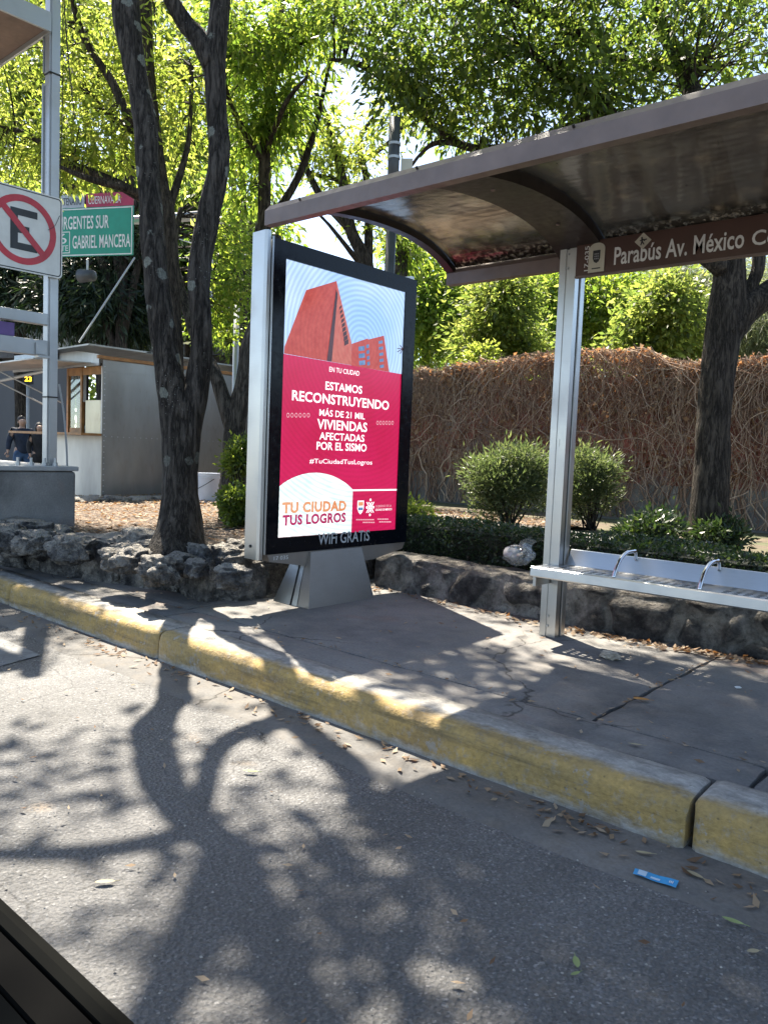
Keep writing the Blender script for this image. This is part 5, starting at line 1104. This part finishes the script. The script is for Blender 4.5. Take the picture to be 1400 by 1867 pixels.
# bare-limbed pale tree in the middle distance
t_ = 15
tree('sparse_tree', 'half bare tree with thin yellow green sprays against the bright sky', gb(690, t_), [gb(690, t_), A(688, 700, t_), A(672, 500, t_), A(640, 420, t_), A(625, 330, t_), A(600, 230, t_), A(560, 130, t_)], [.16, .15, .13, .11, .09, .06, .03],
     [([A(640, 420, t_), A(580, 350, t_), A(545, 260, t_), A(560, 190, t_)], [.09, .07, .05, .02]), ([A(672, 500, t_), A(640, 460, 14.6), A(600, 410, 14.5), A(570, 380, 14.5)], [.06, .05, .03, .015]), ([A(672, 500, t_), A(670, 340, 15.3), A(655, 260, 15.3), A(690, 200, 15.4)], [.09, .07, .05, .02]), ([A(655, 300, 15.3), A(720, 250, 15.4), A(770, 190, 15.5)], [.05, .04, .015]), ([A(625, 330, t_), A(560, 310, 15), A(520, 250, 15)], [.04, .03, .012])],
     [(A(640, 260, 15), (.8, .8, .6), 26), (A(600, 310, 15), (.6, .6, .5), 18), (A(680, 380, 15.2), (.5, .6, .6), 16), (A(560, 210, 15), (.5, .5, .5), 14), (A(720, 200, 15), (.6, .6, .4), 16)], M['lf_lime'], M['bark_brown'], 40, .15, .05, .35, .3, twf=1, twr=.016, shell=.1)
tree('palm_like_tree', 'thin tree with hanging dry fronds just right of the steel post', gb(728, 17), [gb(728, 17), A(727, 600, 17), A(728, 480, 17), A(726, 420, 17)], [.22, .2, .18, .16], [([A(727, 470, 17), A(735, 420, 17), A(745, 395, 17)], [.12, .08, .04])], [(A(732, 440, 17), (.35, .35, .3), 16), (A(735, 470, 17), (.3, .3, .3), 10)], M['lf_mid'], M['bark_grey'], 40, .24, .04, .3, .8)
# trees beyond the garden wall
GP = 'trees beyond the creeper wall'
def bg(name, label, px, t, tops, leaf, per=95, L=.135, W=.05, r=.42, tr=.10, droop=.3, bark='bark_brown', twf=.5):
    topy = min(b[1] for b in tops); tk = [gb(px, t), A(px, 760, t), A(px-4, 640, t), A(px+3, (640+topy)/2, t), A(px, topy, t)]
    lm = [([A(px, 690-40*i, t), A((px+b[0])/2, (690-40*i+b[1])/2-8, t), A(b[0], b[1], t)], [tr*.5, tr*.35, tr*.12]) for i, b in enumerate(tops)]
    return tree(name, label, gb(px, t), tk, [tr, tr*.9, tr*.75, tr*.5, tr*.2], lm, [(A(b[0], b[1], t+(i % 3-1)*.5), (b[2]*t/FPX, b[2]*t/FPX, b[3]*t/FPX), b[4]) for i, b in enumerate(tops)], M[leaf], M[bark], per, L, W, r, droop, GP, 8, .15, .012, twf=twf)
bg('young_ash_tree', 'bright lime young tree just left of the shelter post above the wall', 905, 17, [(905, 560, 55, 45, 42), (880, 620, 50, 40, 34), (940, 620, 45, 40, 30), (915, 520, 35, 30, 16), (965, 660, 30, 30, 10)], 'lf_lime2')
bg('young_ash_tree', 'bright lime young tree with a thin twin stem left of the broad trunk', 1222, 15, [(1215, 570, 50, 40, 36), (1180, 620, 55, 38, 38), (1250, 610, 40, 40, 26), (1225, 530, 25, 25, 10), (1160, 655, 45, 25, 20), (1250, 655, 35, 25, 14)], 'lf_lime2', L=.13)
bg('bushy_tree', 'blue green rounded tree beside the right edge of the poster stand', 778, 21, [(790, 560, 60, 60, 46), (770, 480, 45, 50, 26), (830, 610, 45, 40, 24), (770, 630, 30, 30, 12), (830, 545, 40, 40, 16)], 'lf_mid', L=.16, W=.065, r=.5)
bg('bushy_tree', 'mid green tree filling the gap just right of the shelter post', 1090, 21, [(1080, 560, 60, 60, 50), (1030, 520, 60, 45, 40), (1110, 620, 45, 40, 26), (1010, 610, 35, 55, 30), (1130, 540, 40, 40, 20)], 'lf_mid', L=.16, W=.065, r=.5)
bg('tall_dark_tree', 'tall dark tree standing behind the lime young trees', 975, 27, [(985, 520, 60, 60, 46), (970, 600, 50, 50, 30), (1040, 640, 60, 40, 30), (860, 560, 60, 60, 36), (900, 500, 60, 40, 30)], 'lf_dark', L=.28, W=.12, r=.7, tr=.14)
bg('feathery_tree', 'grey green feathery tree drooping above the wall left of the broad trunk', 1255, 22, [(1240, 510, 70, 40, 60), (1180, 520, 50, 40, 40), (1285, 560, 40, 50, 34), (1160, 570, 30, 40, 16), (1370, 500, 40, 40, 30)], 'lf_grey', 110, .40, .012, .6, .18, .9)
bg('drooping_conifer', 'dark drooping conifer at the right edge behind the broad trunk', 1385, 18, [(1370, 600, 50, 50, 50), (1400, 540, 60, 50, 50), (1340, 630, 40, 40, 30), (1440, 620, 60, 60, 40)], 'lf_grey', 110, .32, .016, .5, .16, .9)
for k, (px, py, rx, ry, lf, lab) in enumerate([(878, 655, 34, 18, 'lf_lime', 'small lime bush peeping over the wall top below the young tree')]):
    bs = empty('wall_top_bush', gb(px, 15.5), lab, 'bush', ); lv = Leaves(); cen = inball(44, A(px, py+14, 15.5), (rx*15.5/FPX, .3, ry*2*15.5/FPX), .1); clusters(lv, cen, .2, 40, .12, .05); lv.build('foliage', M[lf], bs); MB().tube([gb(px, 15.5), A(px, py+15, 15.5)], [.04, .02], 6).build('stem', M['bark_brown'], bs)
# dark evergreens on the left, behind sign and kiosk
GL = 'dark evergreens behind the kiosk'
def ev(label, px, t, tops, leaf='lf_ever', per=80, L=.30, W=.05, r=.6, tr=.22):
    o = bg('dark_evergreen', label, px, t, tops, leaf, per, L, W, r, tr, .7); o['group'] = GL; return o
ev('dark evergreen with a thick trunk rising behind the tin kiosk roof', 190, 22, [(190, 540, 60, 60, 60), (150, 480, 60, 60, 50), (230, 520, 50, 60, 44), (250, 430, 50, 60, 40), (120, 560, 60, 40, 34), (255, 590, 50, 35, 24)])
ev('dark evergreen seen between the two forked trunks', 350, 26, [(330, 480, 50, 60, 44), (400, 540, 50, 60, 44), (430, 470, 50, 60, 44), (300, 570, 40, 40, 24), (440, 600, 30, 40, 16), (360, 380, 60, 50, 30)], 'lf_dark', 70, .28, .10)
ev('dark evergreen at the far left edge behind the no-parking sign', 40, 24, [(40, 530, 60, 50, 60), (-20, 480, 80, 60, 50), (90, 560, 50, 40, 34), (70, 470, 60, 50, 40)])
ev('dark leafy tree at the left beyond the lime branches', 150, 30, [(120, 380, 110, 60, 60), (250, 330, 70, 60, 40), (30, 400, 90, 60, 40), (330, 300, 60, 90, 40), (470, 420, 60, 60, 34)], 'lf_mid', 60, .3, .12)
ev('tall leafy tree filling the sky behind the lime branches at upper left', 225, 21, [(60, 150, 70, 60, 44), (200, 130, 70, 60, 40), (330, 130, 60, 70, 40), (-10, 40, 70, 60, 24), (120, 30, 70, 60, 40), (270, 20, 70, 60, 34), (60, 260, 70, 50, 34), (330, 260, 40, 60, 24)], 'lf_lime2', 60, .2, .07)
ev('tall leafy tree beyond the slender leaning tree in the upper middle', 440, 23, [(440, 110, 60, 70, 40), (470, 250, 45, 60, 30), (410, 20, 60, 50, 26), (545, 60, 50, 40, 20)], 'lf_mid', 60, .2, .07)
# far wood closing the gaps low down
ff = Leaves(); cen = []
for px in range(-100, 1500, 26):
    t = rng.uniform(38, 52); hi = 560 if px < 470 else (600 if px > 740 else 640)
    for q in range(9): cen.append(A(px+rng.uniform(-20, 20), rng.uniform(hi, 830), t+rng.uniform(-3, 3)))
clusters(ff, np.array(cen), 1.5, 60, .55, .26); o = ff.build('far_woodland', M['lf_dark']); o['kind'] = 'stuff'; tag(o, 'distant mass of dark trees closing the view beyond the walls', 'woodland')

# ---------------------------------------------------------------- shrubs and hedges
def shrub(name, label, base, blobs, leaf, per, L, W, r, stems=6, cat='shrub', group=None, droop=.1, hgt=None, shell=.5, core=None):
    root = empty(name, base, label, cat, group); lv = Leaves(); cen = np.concatenate([inball(n_, c, R, shell) for c, R, n_ in blobs]); clusters(lv, cen, r, per, L, W, droop); 
    if shell < .1:
        for c, R, n_ in blobs: cl_ = inball(max(3, n_//7), c, np.asarray(R)*1.22, .9); clusters(lv, cl_, r*.7, max(6, per//5), L, W, droop)
    lv.build('foliage', leaf, root)
    m = MB()
    for i in range(stems):
        c = cen[rng.integers(len(cen))]; b_ = np.asarray(base)+np.array([rng.normal(0, .04), rng.normal(0, .04), -.03]); m.tube(smoothpath([b_, (b_+c)/2+rng.normal(0, .03, 3), c], 4), np.linspace(.012, .004, 9), 5, cap=False)
    m.build('stems', M['bark_brown'], root, fix=False); return root
gz = .38
def gp_(px, py): return at(px, py, z=gz)
b1 = gp_(930, 968); b2 = gp_(1075, 965)
t1_ = (b1-CAM)@_f; k1 = t1_/FPX; t2_ = (b2-CAM)@_f
GS = 'feathery shrubs behind the hedge'
shrub('feathery_shrub', 'feathery grey green shrub half hidden by the left side of the shelter post', b1, [(A(920, 885, t1_), (52*k1, 50*k1, 46*k1), 90), (A(893, 862, t1_), (34*k1, 34*k1, 36*k1), 42), (A(955, 852, t1_), (42*k1, 36*k1, 30*k1), 46), (A(980, 885, t1_), (30*k1, 30*k1, 40*k1), 34), (A(925, 840, t1_), (28*k1, 28*k1, 20*k1), 16), (A(900, 925, t1_), (26*k1, 26*k1, 26*k1), 14)], M['lf_shrub'], 60, .07, .013, .17, 22, group=GS, droop=-.35, shell=.05)
shrub('feathery_shrub', 'feathery pale green shrub seen just right of the shelter post', b2, [(A(1068, 868, t2_), (40*k1, 40*k1, 38*k1), 60), (A(1094, 856, t2_), (26*k1, 28*k1, 26*k1), 26), (A(1045, 905, t2_), (26*k1, 26*k1, 40*k1), 34), (A(1090, 905, t2_), (24*k1, 26*k1, 26*k1), 20), (A(1060, 832, t2_), (22*k1, 20*k1, 14*k1), 10)], M['lf_shrub'], 56, .07, .013, .16, 18, group=GS, droop=-.35, shell=.05)
for px, py, w_, h_, lab in ((1195, 1005, 44, 36, 'small dark leafy shrub behind the bench left of the broad trunk'), (1310, 1010, 40, 30, 'small dark leafy shrub at the foot of the broad trunk'), (1150, 1000, 22, 18, 'tiny low green shrub between the path and the hedge')):
    b_ = gp_(px, py); t = (b_-CAM)@_f; k = t/FPX
    shrub('small_shrub', lab, b_, [(A(px, py-h_, t), (w_*k, w_*k, h_*k), int(w_*1.7))], M['lf_hedge'], 36, .07, .022, .11, 8, group='small shrubs behind the bench', droop=-.2, shell=.2)
def box_hedge(name, label, a, b, w_, zt_, leaf, n, core, L=.028, W=.016, cat='hedge'):
    """clipped hedge from a to b (xy), width w_"""
    a, b = np.array(a, float), np.array(b, float); d = b-a; Ld = np.linalg.norm(d); d /= Ld; nn = np.array([-d[1], d[0]])
    root = empty(name, (*((a+b)/2), .37), label, cat); z0_ = .36
    u = rng.uniform(0, Ld, n); fac = rng.choice(3, n, p=[.45, .10, .45]); v = np.where(fac == 0, -w_/2, np.where(fac == 1, w_/2, rng.uniform(-w_/2, w_/2, n))); z = np.where(fac == 2, zt_, rng.uniform(z0_, zt_, n))
    dep = np.abs(rng.normal(0, .028, n)); v -= np.sign(v)*dep*(fac < 2); z -= dep*(fac == 2)
    wob = np.array([noise.noise((a_*1.8, zz*3, vv*3)) for a_, zz, vv in zip(u, z, v)])*.05; v += wob*np.sign(v); z += np.where(fac == 2, wob, 0)
    P = np.stack([a[0]+d[0]*u+nn[0]*v, a[1]+d[1]*u+nn[1]*v, z], 1); nrm = np.stack([nn[0]*np.sign(v)*(fac < 2), nn[1]*np.sign(v)*(fac < 2), (fac == 2)*1.0], 1)
    lv = Leaves(); k = rng.uniform(.7, 1.4, n); lv.put(P, unit(nrm*.6+sphere(n)), L*k, W*k, .1); lv.build('foliage', leaf, root)
    ca, cb = a+d*.05, b-d*.05; m = MB(); m.obox((*((ca+cb)/2), (z0_+zt_)/2-.04), (*(d*(Ld/2-.06)), 0), (*(nn*(w_/2-.055)), 0), (0, 0, (zt_-z0_)/2-.02)); m.build('shade_core', core, root); return root  # solid dark box added inside to block light between the leaves
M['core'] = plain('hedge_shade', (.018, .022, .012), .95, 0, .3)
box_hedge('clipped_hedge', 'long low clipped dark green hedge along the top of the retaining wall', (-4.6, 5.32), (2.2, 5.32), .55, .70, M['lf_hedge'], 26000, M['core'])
p = at(757, 955, y=5.6)
shrub('flowering_clump', 'bright yellow green clump rising at the left end of the hedge', (p[0], p[1], .4), [(at(752, 945, y=5.6), (.22, .2, .13), 50)], M['lf_lime'], 30, .05, .022, .08, 5)
q = at(430, 962, z=.42); t = (q-CAM)@_f; k = t/FPX
tb = shrub('box_shrub', 'clipped box shrub glossy green beside the left edge of the poster stand', q, [(A(437, 915, t), (36*k, 34*k, 24*k), 120), (A(437, 935, t), (30*k, 30*k, 22*k), 60)], M['lf_box'], 46, .042, .024, .06, 12, shell=.6)
q = at(437, 956, z=.42); t = (q-CAM)@_f; k = t/FPX
shrub('ball_shrub', 'loose ball of yellow green leaves on a bare stem above the box shrub', q, [(A(440, 838, t), (28*k, 28*k, 28*k), 70), (A(450, 815, t), (20*k, 20*k, 14*k), 26)], M['lf_box'], 36, .055, .02, .08, 8, shell=.3)
# ================================================================== LITTER AND SMALL THINGS
def flat_leaves(lv, P, L, W, lift=.25):
    n = len(P); a = rng.uniform(0, 2*math.pi, n); d = np.stack([np.cos(a), np.sin(a), rng.normal(0, lift, n)], 1); d = unit(d)
    h = np.stack([rng.normal(0, .35, n), rng.normal(0, .35, n), np.ones(n)], 1); sd = unit(np.cross(d, h)); nr = np.cross(sd, d); k = rng.uniform(.6, 1.4, n)[:, None]
    base = P-d*L*k*.4; mid = base+d*L*k*.45; tip = base+d*L*k+np.array([0, 0, .008])*rng.random((n, 1)); c = .2
    base[:, 2] = np.maximum(base[:, 2], P[:, 2]); mid[:, 2] = np.maximum(mid[:, 2], P[:, 2]); tip[:, 2] = np.maximum(tip[:, 2], P[:, 2]+.001)
    lv.c.append(np.stack([base, mid+sd*W*k/2+np.array([0, 0, 1])*W*k*c*rng.random((n, 1)), tip, mid-sd*W*k/2+np.array([0, 0, 1])*W*k*c*rng.random((n, 1))], 1).reshape(-1, 3))
lv = Leaves()
n = 12000; P = np.stack([rng.uniform(-10.8, -4.5, n), rng.uniform(3.3, 9.3, n), np.full(n, .445)], 1); flat_leaves(lv, P, .06, .022)
n = 900; P = np.stack([rng.uniform(-4.1, 1.5, n), 4.62-np.abs(rng.normal(0, .07, n)), np.full(n, ZS+.008)], 1); w_ = (P[:, 0] > -2.3) | (rng.random(n) < .25); P = P[w_]; P[:, 1] += -.10*np.exp(-((P[:, 0]+2.4)/.9)**2)+.05*np.exp(-((P[:, 0]+1.1)/.5)**2)-.02; flat_leaves(lv, P, .05, .024, .4)
n = 220; P = np.stack([rng.uniform(-6, 1.2, n), rng.uniform(2.8, 4.6, n), np.full(n, ZS+.007)], 1); flat_leaves(lv, P, .035, .012, .1)
n = 190; P = np.stack([rng.uniform(-5.5, .8, n), 2.47-np.abs(rng.normal(0, .09, n)), np.full(n, .016)], 1); flat_leaves(lv, P, .04, .015, .25)
for cx_, cy_, n in ((-1.22, 2.40, 18), (-1.95, 2.40, 8), (-2.6, 2.42, 8), (-1.02, 2.45, 6), (-.55, 2.36, 10), (-4.3, 2.38, 8), (-3.5, 2.42, 8)):
    P = np.stack([rng.normal(cx_, .12, n), np.minimum(rng.normal(cy_, .035, n), 2.47), np.full(n, .016)], 1); flat_leaves(lv, P, .044, .017, .4)
n = 120; P = np.stack([rng.uniform(-5, .6, n), rng.uniform(.7, 2.3, n), np.full(n, .012)], 1); flat_leaves(lv, P, .028, .010, .1)
# joints full of leaves
n = 50; tt = rng.random(n); P = np.stack([-1.42+rng.normal(0, .012, n), 3.03+1.4*tt, np.full(n, ZS+.004)], 1); flat_leaves(lv, P, .03, .012, .2)
n = 60; P = np.stack([rng.uniform(-3.2, -.7, n), 3.003+rng.normal(0, .010, n), np.full(n, ZS+.004)], 1); flat_leaves(lv, P, .028, .010, .2)
o = lv.build('fallen_leaves', M['lf_dry']); o['kind'] = 'stuff'; tag(o, 'dry fallen leaves scattered over bed, pavement and gutter', 'leaf litter')
# grit on the road
gm = MB(); n = 1500
for i in range(n):
    x, y = rng.uniform(-5, .6), rng.uniform(.6, 2.45); r = rng.uniform(.0015, .005); a = rng.uniform(0, 6.28); c_, s_ = math.cos(a)*r, math.sin(a)*r
    gm.add([(x-c_, y-s_, .008), (x+s_, y-c_, .008), (x+c_, y+s_, .008), (x-s_, y+c_, .008), (x, y, .008+r*.9)], [(0, 1, 4), (1, 2, 4), (2, 3, 4), (3, 0, 4)])
o = gm.build('road_grit', plain('pale_grit', (.32, .30, .27), .9, 0, .3), fix=False); o['kind'] = 'stuff'; tag(o, 'loose pale grit and chippings strewn over the asphalt', 'grit')
# single leaves one can point at
def leaf(px, py, z, L, W, ang, mat, label, curl=.15):
    c = at(px, py, z=z); d = np.array([math.cos(ang), math.sin(ang), 0]); s_ = np.array([-d[1], d[0], 0]); V, F = [], []
    us = np.linspace(-.5, .5, 9); 
    for i, u in enumerate(us):
        w_ = W*(max(0, 1-(2*u)**2))**.8*.5+.0006; zz = .004+curl*L*(u*u)
        for v in (-1, 0, 1): V.append(c+d*u*L+s_*v*w_+np.array([0, 0, zz+abs(v)*w_*.25]))
    for i in range(8):
        for j in range(2): F.append((i*3+j, i*3+j+1, i*3+j+4, i*3+j+3))
    V = [v for v in V]; st = c+d*L*.5; 
    m = MB().add(V, F); m.tube([st+(0, 0, .004+curl*L*.25), st+d*L*.25+(0, 0, .006)], .001, 4)
    o = m.build('fallen_leaf', mat, smooth=True); return tag(o, label, 'leaf', 'single fallen leaves')
M['leaf_orange'] = plain('orange_leaf', (.42, .19, .035), .6, 0, .2); M['leaf_green'] = plain('pale_green_leaf', (.22, .28, .10), .6, 0, .15); M['leaf_tan'] = plain('tan_leaf', (.36, .31, .19), .7, 0, .2)
leaf(1168, 1277, ZS+.004, .075, .036, .5, M['leaf_orange'], 'single orange leaf lying on the pavement slab right of the joint')
leaf(1157, 1359, ZS+.004, .055, .014, .4, M['leaf_tan'], 'narrow tan leaf on the pavement strip beside the kerb')
leaf(192, 1610, .006, .055, .018, .9, M['leaf_tan'], 'dull green-brown leaf alone on the asphalt at lower left', .06)
leaf(1050, 1757, .008, .045, .016, 2.2, M['leaf_green'], 'larger of two small green leaves near the bottom of the asphalt')
leaf(1048, 1778, .008, .028, .009, 1.2, M['leaf_green'], 'smaller of two small green leaves near the bottom of the asphalt')
leaf(1335, 1682, .008, .058, .018, .1, M['leaf_green'], 'fresh green leaf on the asphalt below the blue wrapper')
leaf(1372, 1737, .008, .035, .015, .9, M['leaf_tan'], 'tan leaf near the right edge of the asphalt')
leaf(1173, 1557, .014, .052, .014, .5, M['leaf_tan'], 'pale narrow leaf in the gutter just above the blue wrapper')
leaf(1266, 1597, .014, .055, .018, -.2, M['leaf_tan'], 'pale pointed leaf in the gutter right of the blue wrapper')
leaf(457, 1408, .010, .06, .016, .6, M['leaf_green'], 'long pale leaf on the asphalt in the tree shadow')
# blue wrapper
q = [at(1157, 1583, z=.016), at(1237, 1606, z=.016), at(1231, 1620, z=.016), at(1153, 1594, z=.016)]
bw = MB(); n = 10; P = np.array([[(q[0]*(1-u)+q[1]*u)*(1-v)+(q[3]*(1-u)+q[2]*u)*v+np.array([0, 0, .0012*math.sin(u*9)+.002*v]) for v in (0, .5, 1)] for u in np.linspace(0, 1, n)]); bw.grid(P)
o = bw.build('blue_wrapper', plain('blue_foil', (.015, .30, .62), .3, 0, .1), smooth=True); tag(o, 'flattened bright blue wrapper lying in the gutter', 'wrapper')
def bwq(u0, u1, v0, v1): 
    f = lambda u, v: (q[0]*(1-u)+q[1]*u)*(1-v)+(q[3]*(1-u)+q[2]*u)*v+np.array([0, 0, .0012*math.sin(u*9)+.002*v+.0015]); return [f(u0, v0), f((u0+u1)/2, v0), f(u1, v0), f(u1, v1), f((u0+u1)/2, v1), f(u0, v1)]
m = MB(); m.add(bwq(.10, .30, .12, .9), [(0, 1, 2, 3, 4, 5)]); m.add(bwq(.40, .62, .55, .85), [(0, 1, 2, 3, 4, 5)]); m.build('label_patch', plain('pale_blue_print', (.45, .6, .72), .4), o)
m = MB()
for i in range(6): m.add(bwq(.41+.035*i, .425+.035*i, .58, .82), [(0, 1, 2, 3, 4, 5)])
for i in range(3): m.add(bwq(.82+.035*i, .84+.035*i, .4, .7), [(0, 1, 2, 3, 4, 5)])
m.build('bar_print', M['white'], o)
# crumpled paper and clear bag
def crumple(name, c, r, sub, amp, mat, label, cat, seed, fr=3.0):
    bm = bmesh.new(); bmesh.ops.create_icosphere(bm, subdivisions=sub, radius=1); V = []
    for v in bm.verts:
        p = Vector(v.co); k = 1+amp*noise.noise(p*fr+Vector((seed, 0, 0)))+amp*.8*noise.noise(p*fr*2.3+Vector((0, seed, 0))); V.append(np.asarray(c)+np.array(p[:])*k*np.asarray(r))
    bm.verts.index_update(); m = MB().add(V, [[a.index for a in f.verts] for f in bm.faces]); bm.free(); o = m.build(name, mat); return tag(o, label, cat)
c = at(1112, 1198, z=ZS+.012); crumple('crumpled_tissue', c+np.array([0, 0, .008]), (.055, .034, .022), 3, .55, plain('dirty_tissue', (.42, .37, .30), .9, 0, .25), 'crumpled dirty white tissue on the pavement near the shelter post', 'tissue', 3)
c = at(1345, 1253, z=ZS+.006); crumple('paper_scrap', c, (.016, .012, .005), 2, .5, M['white'], 'tiny white paper scrap on the right pavement slab', 'paper', 8)
g = G('clear_plastic'); tr_ = g.n('BsdfTransparent'); tr_.inputs[0].default_value = (.86, .88, .88, 1); gl_ = g.n('BsdfGlossy', ins={'Roughness': .12}); df_ = g.n('BsdfDiffuse'); df_.inputs[0].default_value = (.6, .6, .6, 1)
x1 = g.n('MixShader'); x1.inputs[0].default_value = .72; g.t.links.new(gl_.outputs[0], x1.inputs[1]); g.t.links.new(df_.outputs[0], x1.inputs[2]); x2_ = g.n('MixShader'); x2_.inputs[0].default_value = .3; g.t.links.new(tr_.outputs[0], x2_.inputs[1]); g.t.links.new(x1.outputs[0], x2_.inputs[2]); g.t.links.new(x2_.outputs[0], g.out.inputs[0])
c = at(943, 1022, y=4.93); bg_ = empty('plastic_bag', c, 'clear plastic bag with a white foam cup left on top of the retaining wall', 'plastic bag')
o = crumple('bag', c+np.array([.01, 0, .045]), (.105, .075, .075), 4, .32, g.m, None, None, 5, 1.3); o.parent = bg_; o.matrix_parent_inverse = Matrix.Translation(-Vector(c))
tl_ = MB(); tl_.grid([[c+np.array((.03+.10*u+.02*math.sin(7*v), -.03+.05*math.sin(5*u+3*v), .05+.13*v*(1-.5*abs(u-.6)))) for u in np.linspace(0, 1, 9)] for v in np.linspace(0, 1, 8)]); tl_.build('bag_mouth', g.m, bg_, smooth=True)
MB().tube([c+np.array((-.085, -.01, .055)), c+np.array((-.02, -.02, .045)), c+np.array((.01, -.02, .04))], [.042, .046, .036], 18).build('cup', plain('foam_white', (.6, .6, .62), .6), bg_, smooth=True)
for kk in range(5): pass
# ================================================================== CAR DOOR the photo was taken from
cd_ = empty('car_door', (-.6, .33, .6), 'dark car door sill with black weather strip crossing the lower left corner', 'car door')
M['cartrim'] = G('shaded_trim').fin((.0018, .002, .0016), .8, spec=.05); M['carin'] = G('shaded_plastic').fin((.0008, .0012, .0016), .9, spec=.02); M['seal'] = G('black_seal').fin((.0012, .0012, .0012), .9, spec=.05)  # near-black tones paint in the shade of a car roof that is not built
ybl = .35; zb_ = .742
MB().prism([(ybl-.004, zb_), (ybl-.012, zb_-.004), (ybl-.014, zb_-.03), (ybl+.002, zb_-.035), (ybl+.012, zb_-.02), (ybl+.008, zb_-.004)], 0, -1.75, .55).build('belt_trim', M['cartrim'], cd_)
MB().prism([(ybl-.016, zb_-.006), (ybl-.046, zb_-.012), (ybl-.046, zb_-.045), (ybl-.016, zb_-.04)], 0, -1.75, .55).build('weather_strip', M['seal'], cd_)
MB().prism([(ybl-.048, zb_-.018), (ybl-.12, zb_-.028), (ybl-.13, .45), (ybl-.125, .33), (ybl-.06, .33), (ybl-.05, zb_-.06)], 0, -1.74, .54).build('inner_panel', M['carin'], cd_)
MB().prism([(ybl+.004, zb_-.036), (ybl+.045, zb_-.12), (ybl+.055, .5), (ybl+.02, .33), (ybl-.05, .33), (ybl-.045, .5), (ybl-.02, zb_-.05)], 0, -1.76, .56).build('outer_panel', plain('dark_car_paint', (.02, .022, .024), .25, 0, .1), cd_)
